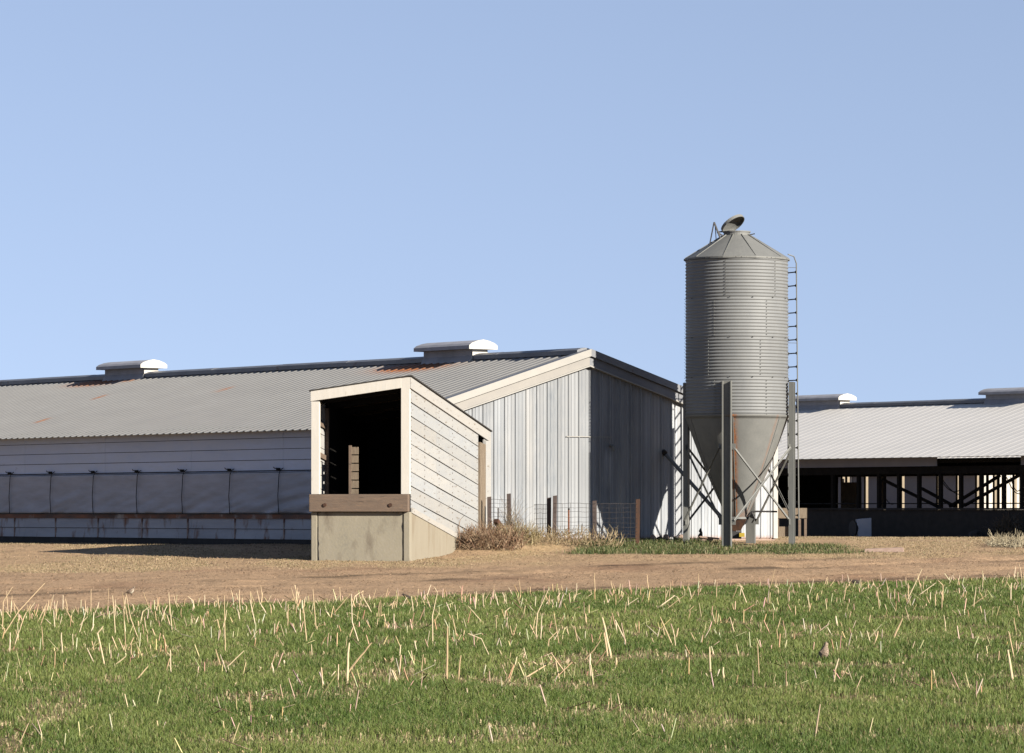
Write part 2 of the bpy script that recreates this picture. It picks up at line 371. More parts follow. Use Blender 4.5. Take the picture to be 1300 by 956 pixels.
# straw chaff and leaf litter in the field
X, Y = scatter(75000, 22, 68, power=1.1)
wob = 1.6*(fbm(X*.9, Y*.5, 61, 4)-.5)
dn = (sstep(.47, .64, fbm(X*1.6, Y*.8, 81, 4))*.85+.08)*np.where(X > 0, .75, 1.0)+.5*sstep(1.2, -.2, field_edge(X)-Y)
k = (Y < field_edge(X)-wob+.15) & (rng.random(len(X)) < dn); X, Y = X[k], Y[k]; n = len(X)
tone = lerp3((.30, .22, .12), (.62, .50, .30), rng.random(n))
blades('straw_litter', X, Y, rng.uniform(.015, .07, n), rng.uniform(.006, .018, n), tone, 1.5, 'straw', label='broken straw and leaf litter lying in the wheat field', cat='litter')
# dry grass on the verge and the yard
X, Y = scatter(520000, 62, 126, -.14, .15, 1, 1.7)
w = sstep(-1.2, 1.0, Y-verge_edge(X)-3*(fbm(X*.6, Y*.4, 67, 4)-.5))
pn = sstep(.48, .62, fbm(X*.8, Y*.25, 71, 4))
k = rng.random(len(X)) < w*(1-.9*pn)*(1-.7*green_patch(X, Y))*.62
X, Y = X[k], Y[k]; n = len(X)
tone = lerp3((.37, .27, .158), (.45, .34, .205), np.clip(rng.normal(.5, .25, n), 0, 1))*(.85+.3*fbm(X*.7, Y*.3, 117, 4))[:, None]
gr = rng.random(n) < .10; tone[gr] = np.array((.20, .20, .08))
blades('dry_grass', X, Y, rng.uniform(.012, .042, n)*(.5+1.0*fbm(X*.9, Y*.9, 111, 3)), rng.uniform(.006, .013, n), tone, .9, 'straw', label='short dry yellow grass on the verge and yard', cat='grass')
# green tufts along the wall and round the bin
X = rng.uniform(.6, 8.2, 60000); Y = rng.uniform(75, 85, 60000)
k = rng.random(60000) < green_patch(X, Y)**1.5*(.25+.75*sstep(.42, .58, fbm(X*1.7, Y*1.1, 127, 4))); X, Y = X[k], Y[k]; n = len(X)
tone = lerp3((.07, .11, .03), (.19, .21, .07), rng.random(n))
dry = rng.random(n) < .15; tone[dry] = np.array((.42, .35, .19))
hh = rng.uniform(.05, .14, n)*(.5+fbm(X*1.2, Y*1.2, 121, 3))*np.where(X > 4, .7, 1)
blades('green_grass', X, Y, hh, rng.uniform(.010, .018, n), tone, .7, 'blade', label='green weedy grass patch along the wall base and bin legs', cat='grass')

# clods and pebbles on the track and yard
def clods(n, y0, y1):
    X, Y = scatter(n, y0, y1, -.14, .145, .5, 1.1)
    k = (Y > field_edge(X)+.1) & (rng.random(len(X)) < .25+.75*sstep(.45, .65, fbm(X*.7, Y*.35, 151, 4))); X, Y = X[k], Y[k]; n = len(X)
    r = rng.exponential(.006, n)+.004; r = np.minimum(r, .03); a = rng.uniform(0, 6.28, n); Z = gz(X, Y)
    vs = []
    for j in range(4):
        q = rng.uniform(.7, 1.3, n); vs.append(np.stack([X+r*q*np.cos(a+j*PI/2), Y+r*q*np.sin(a+j*PI/2), Z-.003], 1))
    vs.append(np.stack([X+r*rng.uniform(-.3, .3, n), Y+r*rng.uniform(-.3, .3, n), Z+r*rng.uniform(.5, 1.0, n)], 1))
    v = np.stack(vs, 1).reshape(-1, 3); b = np.arange(n)*5
    t = np.concatenate([np.stack([b+j, b+(j+1) % 4, b+4], 1) for j in range(4)])
    tn = lerp3((.17, .115, .075), (.30, .215, .145), rng.random(n)**1.5)
    o = fast_mesh('clods', v, t, M['earth'], np.repeat(tn, 5, axis=0)); o['kind'] = 'stuff'; o['label'] = 'small earth clods and gravel on the dirt track'; o['category'] = 'gravel'
clods(90000, 45, 82)
# ------------------------------------------------------------------ barns
TH = math.radians(36)
U = Vector((math.cos(TH), math.sin(TH), 0)); Vv = Vector((-math.sin(TH), math.cos(TH), 0))
RZ = 4.88; SL = .30; HW = 5.1; OV = 5.42; OVR = 5.16
def roofz(s): return RZ-SL*abs(s)
def corr_roof(side, t0, t1, pitch=.27, amp=.012, steps=1, rustf=None, seg=6, ov=None):
    b = MB(); seg = 5; m = int((t1-t0)/pitch)*seg; vs = []; ru = []; ks = steps; RP = [(0, 0), (.55, 0), (.66, 1), (.86, 1), (.97, 0)]
    for j in range(ks+1):
        s = (side*(ov or OV) if side < 0 else OVR)*j/ks
        for i in range(m+1):
            f_, c_ = RP[i % seg]; t = t0+(i//seg+f_)*pitch
            vs.append((s, t, roofz(s)-.012+amp*1.6*c_))
            ru.append(rustf(s, t) if rustf else 0.)
    fs = [(j*(m+1)+i, j*(m+1)+i+1, (j+1)*(m+1)+i+1, (j+1)*(m+1)+i) for j in range(ks) for i in range(m)]
    return b.add(vs, fs, None, ru)
def ridge_cap(b, t0, t1):
    """folded cap with an upstanding lip either side of the ridge"""
    p = [(-.2, roofz(.2)+.015), (-.2, roofz(.2)+.105), (-.1, RZ+.085), (0, RZ+.1), (.1, RZ+.085), (.2, roofz(.2)+.105), (.2, roofz(.2)+.015), (.0, RZ+.03)]
    n = int((t1-t0)/3.0)+1; dt = (t1-t0)/n
    for i in range(n):
        e = .004*(i % 2)
        q = [(s_*(1+e), z_+e) for s_, z_ in p]
        b.prism(q, 'y', t0+i*dt, t0+(i+1)*dt+.03*(i % 2)-.001)
    return b
def roof_vent(parent, t, length, zoff, label=None):
    st = MB(); w = .2
    st.hexa([(-w, t+.12, RZ-.1), (w, t+.12, RZ-.1), (w, t+length-.12, RZ-.1), (-w, t+length-.12, RZ-.1)],
            [(-w, t+.12, RZ+.2), (w, t+.12, RZ+.2), (w, t+length-.12, RZ+.2), (-w, t+length-.12, RZ+.2)])
    st.hexa([(-.27, t+.1, RZ-.09), (.27, t+.1, RZ-.09), (.27, t+length-.1, RZ-.09), (-.27, t+length-.1, RZ-.09)],
            [(-w-.004, t+.116, RZ+.05), (w+.004, t+.116, RZ+.05), (w+.004, t+length-.116, RZ+.05), (-w-.004, t+length-.116, RZ+.05)])
    o = st.build('roof_vent', M['vent_shaded'], parent, zoff=zoff)
    cp = MB(); z = RZ+.19
    cp.prism([(-.37, z), (-.37, z+.075), (-.30, z+.125), (-.15, z+.175), (0, z+.2), (.15, z+.175), (.30, z+.125), (.37, z+.075), (.37, z)], 'y', t-.02, t+length+.02)
    cp.build('vent_cap', M['vent_shaded'], o, zoff=zoff)
    ep = MB(); ep.prism([(-.375, z-.004), (-.375, z+.078), (-.30, z+.13), (-.15, z+.18), (0, z+.205), (.15, z+.18), (.30, z+.13), (.375, z+.078), (.375, z-.004)], 'y', t-.04, t-.022)
    ep.prism([(-.275, RZ-.08), (.275, RZ-.08), (.2, RZ+.05), (.2, RZ+.184), (-.2, RZ+.184), (-.2, RZ+.05)], 'y', t+.085, t+.098)
    ep.build('lit_end_plate', M['vent_sunlit'], o, zoff=zoff)  # thin plate added over the end to carry its sunlit tone
    return o

# --- barn one ------------------------------------------------------
ZB = .95
barn = empty('barn', 'long low metal barn with ribbed gable end, grey corrugated roof and curtained side wall', 'barn', (1.55, 81.7, ZB), TH)
LEN = 46
def rf(s, t):
    r = 0
    r += 1.5*math.exp(-((t-19.6)/.9)**2-((s+.45)/.22)**2)+1.6*math.exp(-((t-5.6)/1.1)**2-((s+.55)/.28)**2)
    r += 1.0*math.exp(-((t-16.8)/.14)**2-((s+1.9)/.12)**2)+1.0*math.exp(-((t-16.0)/.14)**2-((s+3.9)/.12)**2)
    r += 1.0*math.exp(-((t-11.5)/.14)**2-((s+1.7)/.14)**2)+.9*math.exp(-((t-18)/.25)**2-((s+.3)/.1)**2)
    return min(r*1.7, 2.2)
rl = corr_roof(-1, -.08, LEN+.2, rustf=rf, steps=30).build('roof', M['roof_grey'], barn, zoff=ZB)
corr_roof(1, -.08, LEN+.2).build('roof', M['roof_grey'], barn, zoff=ZB)
ridge_cap(MB(), .062, LEN+.2).build('ridge_cap', M['cap_metal'], barn, zoff=ZB)
for t_, l_ in ((3.72, 2.05), (17.5, 2.1), (31.3, 2.1)): roof_vent(barn, t_, l_, ZB)
# gable wall with standing ribs
def gable_mesh(zbot, t, pitch=.271, hole=None):
    b = MB(); s = -HW; pts = []
    while s < HW-.01:
        for ds, dt in ((0, 0), (.012, -.022), (.03, -.022), (.042, 0), (.09, 0), (.10, -.006), (.112, 0), (.18, 0), (.19, -.006), (.202, 0)):
            if s+ds < HW: pts.append((s+ds, t+dt))
        s += pitch
    pts.append((HW, t))
    if not any(abs(p[0]) < .006 for p in pts): pts.append((0, t)); pts.sort()
    nz = 14; vs = []; ru = []; cc = []
    for ix, (s_, t_) in enumerate(pts):
        zt = roofz(s_)-.02
        pi_ = int((s_+HW)/pitch); rr = random.Random(pi_*7+1).uniform(.95, 1.04); bl = random.Random(pi_*5+2).uniform(-.01, .01)
        for j in range(nz+1):
            z = zbot+(zt-zbot)*(j/nz)**1.8
            vs.append((s_, t_, z)); low = max(0, 1-(z-zbot)/.05); ru.append(.8*low if low > 0 else 0)
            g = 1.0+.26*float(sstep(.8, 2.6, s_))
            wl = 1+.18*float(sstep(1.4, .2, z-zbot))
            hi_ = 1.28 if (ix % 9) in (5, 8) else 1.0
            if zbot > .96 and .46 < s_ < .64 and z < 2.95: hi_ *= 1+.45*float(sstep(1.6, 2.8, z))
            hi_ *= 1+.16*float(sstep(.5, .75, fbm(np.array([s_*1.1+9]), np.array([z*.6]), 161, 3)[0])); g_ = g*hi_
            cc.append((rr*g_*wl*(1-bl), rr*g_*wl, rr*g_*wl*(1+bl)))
    m = nz+1
    fs = [(i*m+j, (i+1)*m+j, (i+1)*m+j+1, i*m+j+1) for i in range(len(pts)-1) for j in range(nz)]
    b.add(vs, fs, None, ru); b.c = cc
    return b
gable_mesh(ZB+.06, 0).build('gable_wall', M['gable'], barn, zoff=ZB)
b = MB()
b.prism([(-HW, ZB-.3), (HW, ZB-.3), (HW, ZB+.055), (-HW, ZB+.055)], 'y', .02, .2)
b.build('foundation', M['pink_rock'], barn, zoff=ZB)
# corner trim of the gable and the rake flashing
b = MB(); b.box(HW-.09, HW+.03, -.03, .12, ZB+.05, roofz(HW)-.03); b.build('corner_trim', M['white_trim'], barn, zoff=ZB)
for side in (-1, 1):
    b = MB()
    a0, a1 = 0.0, (-(OV+.02) if side < 0 else OVR+.01)
    def rk(s, dz): return roofz(s)+dz
    def strip(b, e, t0_, t1_, lo, hi):
        b.hexa([(a0, t0_, rk(0, lo)), (a0, t1_, rk(0, lo)), (e, t1_, rk(e, lo)), (e, t0_, rk(e, lo))],
               [(a0, t0_, rk(0, hi)), (a0, t1_, rk(0, hi)), (e, t1_, rk(e, hi)), (e, t0_, rk(e, hi))])
    b = MB(); strip(b, a1, -.165, -.150, -.085, .065); b.build('rake_flashing', M['rake_white'] if side < 0 else M['cap_metal'], barn, zoff=ZB)  # right rake greyed: the bin's shadow is put into its colour
    b = MB(); strip(b, a1, -.148, .06, .050, .060); b.build('flashing_top', M['cap_metal'], barn, zoff=ZB)
    b = MB(); strip(b, a1, -.105, -.09, -.27, -.02); b.build('fascia_board', M['rake_cream'] if side < 0 else M['cap_metal'], barn, zoff=ZB)  # right fascia darkened likewise for the bin's shadow
    b = MB(); strip(b, side*HW, -.125, -.024, -.298, -.272); b.build('edge_trim', M['rake_white'], barn, zoff=ZB)
# patch line and small fitting on the gable
b = MB(); b.box(-.55, .65, -.035, -.023, 3.12, 3.135); b.build('patch_strip', M['rake_white'], barn, zoff=ZB)
b = MB(); b.tube([(.6, -.02, 2.95), (.6, -.12, 2.93), (.63, -.14, 2.84)], .035, 8); b.build('conduit_elbow', M['steel'], barn, zoff=ZB)
# side wall: lap siding
def lap(b, z0, z1, course, s, t0, t1):
    z = z1
    while z > z0+.01:
        zl = max(z-course, z0)
        tt = t0
        while tt < t1:
            te = min(tt+3.66, t1)
            b.hexa([(s, tt, zl), (s-.028, tt, zl), (s-.028, te-.01, zl), (s, te-.01, zl)], [(s, tt, z-.010), (s-.008, tt, z-.010), (s-.008, te-.006, z-.010), (s, te-.006, z-.010)])
            tt = te
        z = zl
    return b
eave_z = roofz(HW)
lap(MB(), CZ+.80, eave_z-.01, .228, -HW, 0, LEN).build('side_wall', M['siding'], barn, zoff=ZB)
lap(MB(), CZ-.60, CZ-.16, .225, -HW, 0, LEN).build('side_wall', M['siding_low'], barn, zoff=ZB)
b = MB(); b.box(-HW+.03, -HW+.10, 0, LEN, CZ-.62, eave_z); b.build('shade_backing', M['shaded_wood'], barn, zoff=ZB)  # near-black sheet behind the laps, giving them painted shade lines
b = MB(); b.box(-HW-.035, -HW+.02, 0, LEN, CZ-.175, CZ-.085); b.build('sill', M['sill_rust'], barn, zoff=ZB)
jt = MB().box(-HW-.034, -HW-.005, -.02, .02, CZ-.60, CZ-.175).build('joint_strip', M['sill_rust'], barn, zoff=ZB)
jt.location = (0, 3.62, 0)
for k in range(1, 20):
    o = jt.copy(); C.objects.link(o); o.parent = barn; o.location = (0, 3.62+1.917*k, 0)
b = MB(); b.box(-HW-.03, -HW+.02, 0, LEN, CZ-.085, CZ-.06); b.build('sill_lip', M['dark_steel'], barn, zoff=ZB)
b = MB(); b.tube([(-HW-.06, 0, CZ+.83), (-HW-.06, LEN, CZ+.83)], .007, 6); b.build('curtain_rail', M['dark_steel'], barn, zoff=ZB)
b = MB(); b.box(-HW-.02, -HW+.1, 0, LEN, ZB-.5, CZ-.602); b.build('foundation', M['foundation'], barn, zoff=ZB)
# curtain with wrinkles
t = np.arange(0, LEN, .08); z = np.linspace(CZ-.06, CZ+.79, 22)
TT, ZZ = np.meshgrid(t, z)
wr = fbm(TT*.55, ZZ*7+TT*1.6, 131, 4)-.5+.35*np.sin((ZZ*26+TT*4.2)+3*fbm(TT*.8, ZZ*2, 137, 2))*sstep(7.5, 1.5, TT)
low = sstep(CZ+.55, CZ+.05, ZZ)
ph = (TT-3.70)/1.917
bil = .02*np.abs(np.sin(PI*ph))
SS = -HW-.06-.075*wr*(.4+low)-bil
cv = np.stack([SS.ravel(), TT.ravel(), ZZ.ravel()-ZB], 1); n1 = len(t)
ii = (np.arange(len(z)-1)[:, None]*n1+np.arange(n1-1)[None]).ravel()
cur = fast_mesh('curtain', cv, np.stack([ii, ii+1, ii+1+n1, ii+n1], 1), M['curtain']); cur.parent = barn
cur.data.polygons.foreach_set('use_smooth', np.ones(len(cur.data.polygons), dtype=bool))
sol = cur.modifiers.new('cloth', 'SOLIDIFY'); sol.thickness = .004
# straps holding the curtain
sb = MB(); sx = -HW-.105
sb.tube([(sx, 0, CZ-.08), (sx-.01, .02, CZ+.3), (sx, -.01, CZ+.75), (sx+.01, -.05, CZ+.84), (sx+.05, -.10, CZ+.88)], .009, 6)
sb.tube([(sx+.05, .02, CZ+.86), (sx-.03, .05, CZ+.86)], .028, 6)
sb.tube([(sx+.05, .28, CZ+.90), (sx-.01, .16, CZ+.88), (sx, .02, CZ+.85)], .010, 5)
st0 = sb.build('curtain_strap', M['black'], barn, zoff=ZB); k0 = 0
for k in range(-1, 20):
    o = st0 if k == -1 else st0.copy()
    if k != -1: C.objects.link(o)
    o.parent = barn; o.location = (0, 3.70+1.917*k, 0)
b = MB(); b.box(HW-.1, HW, .2, LEN, ZB-.3, roofz(HW)-.02); b.build('side_wall', M['white_wall'], barn, zoff=ZB)
b = MB(); b.add([(-HW, LEN, ZB-.3), (HW, LEN, ZB-.3), (HW, LEN, roofz(HW)-.02), (0, LEN, RZ-.03), (-HW, LEN, roofz(HW)-.02)], [(0, 1, 2, 3, 4)]); b.build('end_wall', M['white_wall'], barn, zoff=ZB)

# --- barn two: open sided -------------------------------------------
O2 = Vector((9.08, 125.8, 0))-Vv*24; Z2 = .78
barn2 = empty('open_barn', 'far open-sided barn with a bright white roof, dark posts and low solid wall', 'barn', (O2.x, O2.y, Z2), TH)
L2 = 52
corr_roof(-1, -.3, L2, .4, .0035, ov=5.83).build('roof', M['roof_white'], barn2, zoff=Z2)
corr_roof(1, -.3, L2, .4, .0035, ov=5.83).build('roof', M['roof_white'], barn2, zoff=Z2)
ridge_cap(MB(), -.3, L2).build('ridge_cap', M['cap_metal'], barn2, zoff=Z2)
def t_of(px, s, o=O2):   # distance along the barn at which side line s is seen at pixel column px
    k = (px-CX)/F; b0 = o+U*s
    return (b0.x-k*b0.y)/(k*Vv.y-Vv.x)
tv = t_of(1071, 0)-.15
roof_vent(barn2, tv, 2.35, Z2)
tv2 = t_of(1257, 0)-2.2
roof_vent(barn2, tv2, 2.3, Z2)
S = -HW; ez = roofz(HW)
# upper fascia sheet, missing over one bay
ta, tb = t_of(1297, S), t_of(1190, S)
b = MB(); b.box(S-.03, S, -.2, ta, CZ+1.27, ez-.06); b.box(S-.03, S, tb, L2, CZ+1.27, ez-.06)
b.build('fascia_panel', M['fascia_grey'], barn2, zoff=Z2)
b = MB(); b.box(S-.05, S+.04, -.2, L2, CZ+1.05, CZ+1.265); b.box(S+.04, S+.07, ta-.5, tb+.5, CZ+1.36, CZ+1.46)
b.build('header', M['shaded_wood'], barn2, zoff=Z2)
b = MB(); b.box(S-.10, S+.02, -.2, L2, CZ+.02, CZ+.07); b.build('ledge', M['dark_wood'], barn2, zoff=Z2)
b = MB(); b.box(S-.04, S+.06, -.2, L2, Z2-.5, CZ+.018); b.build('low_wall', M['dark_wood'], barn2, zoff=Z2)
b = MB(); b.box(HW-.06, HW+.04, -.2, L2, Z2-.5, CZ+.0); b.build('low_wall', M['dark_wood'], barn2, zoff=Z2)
b = MB(); b.box(HW-.04, HW+.04, -.2, L2, CZ+1.12, ez-.06); b.build('header', M['shaded_wood'], barn2, zoff=Z2)
b = MB(); b.box(-HW+.08, HW-.08, 0, L2, Z2-.06, Z2+.02); b.build('floor', M['foundation'], barn2, zoff=Z2)
# closed far part of the barn
tc_ = t_of(1066, HW)
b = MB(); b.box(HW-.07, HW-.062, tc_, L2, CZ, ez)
b.build('partition', M['shaded_wood'], barn2, zoff=Z2)
# posts, shared meshes
pn_ = MB().box(-.05, .05, -.05, .05, CZ+.07, CZ+1.05).build('post', M['shaded_wood'], barn2, zoff=Z2); pn_.location = (S+.02, t_of(1274, S), 0)  # near-side posts darkened; the shade is put into their colour
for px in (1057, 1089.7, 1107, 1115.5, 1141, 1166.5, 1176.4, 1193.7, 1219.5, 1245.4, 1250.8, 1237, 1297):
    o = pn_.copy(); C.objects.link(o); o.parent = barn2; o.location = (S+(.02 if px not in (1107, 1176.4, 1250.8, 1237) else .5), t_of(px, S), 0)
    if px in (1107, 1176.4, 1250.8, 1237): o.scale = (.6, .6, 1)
for px in (1310, 1336, 1362, 1388, 1414, 1440):
    o = pn_.copy(); C.objects.link(o); o.parent = barn2; o.location = (S+.02, t_of(px, S), 0)
pf_ = MB().box(-.05, .05, -.05, .05, CZ, CZ+1.12).build('post', M['lit_post'], barn2, zoff=Z2); pf_.location = (HW+.09, t_of(1076, HW+.09), 0)
for px in (1070, 1099.5, 1122, 1145.5, 1191, 1216, 1240.6, 1263, 1288, 1312, 1336, 1360):
    o = pf_.copy(); C.objects.link(o); o.parent = barn2; o.location = (HW+.09, t_of(px, HW+.09), 0)
def on2(px, py, s, dx=0):
    t = t_of(px, s); w = O2+U*s+Vv*t
    return (s+dx, t, CZ-(py-HY)/F*w.y)
for a_, b_ in (((1121, 609), (1192, 644)), ((1206, 643), (1269, 604)), ((1224, 642), (1302, 599)), ((1170, 620), (1212, 643))):
    MB().bar(on2(*a_, -4.7), on2(*b_, -4.7), .09, .07).build('brace', M['shaded_wood'], barn2, zoff=Z2)
for a_, b_, sag in (((1193, 606), (1219, 622), 14), ((1195, 606), (1222, 628), 10), ((1278, 606), (1299, 625), 15), ((1283, 606), (1297, 618), 18), ((1122, 628), (1134, 640), 6)):
    pts = []
    for i in range(9):
        f = i/8; pts.append(on2(a_[0]+(b_[0]-a_[0])*f, a_[1]+(b_[1]-a_[1])*f+sag*4*f*(1-f)*.6, -4.3))
    MB().tube(pts, .014, 5).build('cable', M['black'], barn2, zoff=Z2)
b = MB(); b.tube([(-4.4, 0, CZ+.2), (-4.4, L2-.5, CZ+.2)], .018, 6); b.build('water_pipe', M['dark_steel'], barn2, zoff=Z2)
rf0 = MB().box(-HW+.05, HW-.05, 0, .05, CZ+1.15, CZ+1.25).build('rafter', M['shaded_wood'], barn2, zoff=Z2)
for k in range(2, 52, 2):
    o = rf0.copy(); C.objects.link(o); o.parent = barn2; o.location = (0, k, 0)
b = MB(); b.box(1.5, 1.56, t_of(1092, 1.5), t_of(1068, 1.5), CZ, CZ+.9); b.build('inner_panel', M['post_wood'], barn2, zoff=Z2)
b = MB(); b.add([(-HW, L2, Z2), (HW, L2, Z2), (HW, L2, ez), (0, L2, RZ-.03), (-HW, L2, ez)], [(0, 1, 2, 3, 4)]); b.build('end_wall', M['white_wall'], barn2, zoff=Z2)

# --- barn three far behind -------------------------------------------
Z3 = .78; c3 = Vector((21.3, 177.8, 0)); O3 = c3+U*HW
barn3 = empty('distant_barn', 'white barn seen through the open bays of the far barn', 'barn', (O3.x, O3.y, Z3), TH)
gm = gable_mesh(Z3, 0); gm.c = [(1.25, 1.22, 1.15)]*len(gm.v); gm.r = [0.]*len(gm.v)
gm.build('gable_wall', M['far_sunlit'], barn3, zoff=Z3)
MB().box(-HW-.02, -HW+.05, 0, 40, Z3-.1, roofz(HW)-.01).build('side_wall', M['far_shaded'], barn3, zoff=Z3)
corr_roof(-1, -.2, 40, .4, .01).build('roof', M['roof_white'], barn3, zoff=Z3)
corr_roof(1, -.2, 40, .4, .01).build('roof', M['roof_white'], barn3, zoff=Z3)
b = MB(); b.box(HW-.1, HW, .1, 40, Z3-.1, roofz(HW)-.02); b.build('side_wall', M['white_wall'], barn3, zoff=Z3)
b = MB(); b.box(-HW-.05, -HW-.03, 9.0, 9.1, Z3, ez); b.box(-HW-.05, -HW-.03, 14.0, 14.1, Z3, ez); b.build('corner_trim', M['white_wall'], barn3, zoff=Z3)

# ------------------------------------------------------------------ grain bin
SX, SY = 4.60, 80.6; ZS = .875
bin_ = empty('grain_bin', 'tall galvanised hopper feed bin on four steel legs with open lid', 'grain bin', (SX, SY, ZS), 0)
R = 1.045
zt = CZ+(HY-329)/F*SY; zc = CZ+1.915; zbot = CZ-.145
prof = []; z = zc; amp = .0085; pitch = .0676; n = int((zt-zc)/pitch*8)
for i in range(n+1):
    z = zc+(zt-zc)*i/n; prof.append((R+amp*math.cos(2*PI*(z-zc)/pitch), z))
b = MB(); b.lathe(prof, 128); sh_ = (zt-zc)/4; cc = []
for (x_, y_, z_) in b.v:
    lv = int(min(3, max(0, (zt-z_)/sh_))); a_ = math.atan2(y_, x_); q_ = int(((a_+PI/2+.28-(0, .83, -.35, .83)[lv]) % (2*PI))/(PI/3))
    t_ = random.Random(lv*31+q_*7+3).uniform(.90, 1.08); w_ = 1-.10*math.exp(-((z_-(zt-(lv+1)*sh_))/.05)**2); cc.append((t_*w_, t_*w_, t_*w_*1.01))
b.c = cc
b.build('bin_wall', M['galv'], bin_, smooth=True, zoff=ZS)
# sheet seams: vertical bolt lines and rows of bolt heads
b = MB(); b_s = MB()
def bolt(b, a, z, r=R+.01, q=.011):
    c, s = math.cos(a), math.sin(a); x = Vector((c, s, 0)); y = Vector((-s, c, 0)); p = x*r+Vector((0, 0, z))
    b.hexa([p-y*q-Vector((0, 0, q)), p+y*q-Vector((0, 0, q)), p+y*q+Vector((0, 0, q)), p-y*q+Vector((0, 0, q))],
           [p+x*.016-y*q*.7-Vector((0, 0, q*.7)), p+x*.016+y*q*.7-Vector((0, 0, q*.7)), p+x*.016+y*q*.7+Vector((0, 0, q*.7)), p+x*.016-y*q*.7+Vector((0, 0, q*.7))])
sheet = (zt-zc)/4
for lvl in range(4):
    for k in range(6):
        a = -PI/2-.28+k*PI/3+(0, .83, -.35, .83)[lvl]
        z0 = zt-(lvl+1)*sheet
        m = int(sheet/(pitch))
        for j in range(m): bolt(b if (lvl, k) == (0, 0) else b_s, a, z0+(j+.5)*pitch, q=.008)
for lvl in range(4):
    zz = zt-lvl*sheet-.02
    nb = 60 if lvl == 0 else 14
    for k in range(nb): bolt(b, 2*PI*k/nb+.03, zz, q=.010 if lvl else .011)
b.build('seam_bolts', M['dark_steel'], bin_, zoff=ZS); b_s.build('seam_bolts', M['steel'], bin_, zoff=ZS)
# roof of the bin: faceted cone with standing seams
zn = CZ+(HY-299)/F*SY
ng = 10; b = MB(); vs = []; fs = []
for k in range(ng):
    a = 2*PI*(k+.5)/ng-PI/2
    for r_, z_ in ((R+.045, zt-.02), (.27, zn)): vs.append((r_*math.cos(a)*(1/math.cos(PI/ng) if r_ > .5 else 1), r_*math.sin(a)*(1/math.cos(PI/ng) if r_ > .5 else 1), z_))
b = MB(); nseg = 60
def rr_(a, r): return r
vs = []
for (r_, z_) in ((R+.03, zt-.035), (R+.03, zt-.0), (.27, zn)):
    for k in range(nseg):
        a = 2*PI*k/nseg; f = (a+PI/2+PI/ng) % (2*PI/ng)-PI/ng
        rad = r_*(math.cos(PI/ng)/math.cos(f)*.35+.65)+(0.012 if r_ > .5 else 0)
        vs.append((rad*math.cos(a), rad*math.sin(a), z_))
for j in range(2):
    for k in range(nseg): fs.append((j*nseg+k, j*nseg+(k+1) % nseg, (j+1)*nseg+(k+1) % nseg, (j+1)*nseg+k))
b.add(vs, fs); b.build('bin_roof', M['galv_dull'], bin_, zoff=ZS)
b = MB()
for k in range(ng):
    a = 2*PI*(k+.5)/ng-PI/2
    b.bar((1.06*math.cos(a), 1.06*math.sin(a), zt+.012), (.27*math.cos(a), .27*math.sin(a), zn+.008), .014, .022)
b.build('roof_seams', M['steel'], bin_, zoff=ZS)
b = MB(); b.lathe([(.27, zn-.03), (.27, zn+.075), (.285, zn+.085), (.285, zn+.06), (.25, zn+.06), (.25, zn-.05)], 32); b.build('fill_collar', M['galv_dull'], bin_, smooth=False, zoff=ZS)
# open lid: a shallow dish tilted up from its hinge
hx = (917-935.5)/F*SY; hp = Vector((hx-.0, -.05, zn+.075)); tilt = math.radians(36)
lid = MB()
ex = Vector((math.cos(tilt), -.12, math.sin(tilt))).normalized(); ez_ = Vector((-math.sin(tilt), .42, math.cos(tilt))).normalized(); ez_ = (ez_-ex*ez_.dot(ex)).normalized(); ey = ez_.cross(ex)
cc0 = hp+ex*.265
def disc(b, rr, hh, n=32):
    vs = []; fs = []
    for r_, h_ in zip(rr, hh):
        for k in range(n):
            a = 2*PI*k/n; vs.append(cc0+ex*r_*math.cos(a)+ey*r_*math.sin(a)+ez_*h_)
    for j in range(len(rr)-1):
        for k in range(n): fs.append((j*n+k, j*n+(k+1) % n, (j+1)*n+(k+1) % n, (j+1)*n+k))
    b.add(vs, fs)
disc(lid, [.001, .13, .23, .265, .265, .255, .255, .22, .12, .001], [.075, .065, .045, .03, -.03, -.03, .02, .035, .055, .065])
lid.build('lid', M['galv_dull'], bin_, smooth=False, zoff=ZS)
b = MB()
p1 = Vector(((906-935.5)/F*SY, -.2, CZ+(HY-283)/F*SY))
b.bar((p1.x-.09, -.2, zn-.20), p1, .025); b.bar(p1, (p1.x+.13, -.16, zn-.06), .03); b.bar(p1+Vector((.02, 0, -.02)), (p1.x+.05, -.12, zn-.14), .014)
b.bar((p1.x+.07, -.16, zn+.06), hp, .03); b.bar((p1.x+.07, -.16, zn+.05), (p1.x+.22, -.12, zn-.03), .025)
b.build('lid_lever', M['dark_steel'], bin_, zoff=ZS)
b = MB(); b.bar(((950-935.5)/F*SY, -.1, zn+.0), ((958-935.5)/F*SY, -.1, zn+.03), .035, .02); b.build('roof_catch', M['dark_steel'], bin_, zoff=ZS)
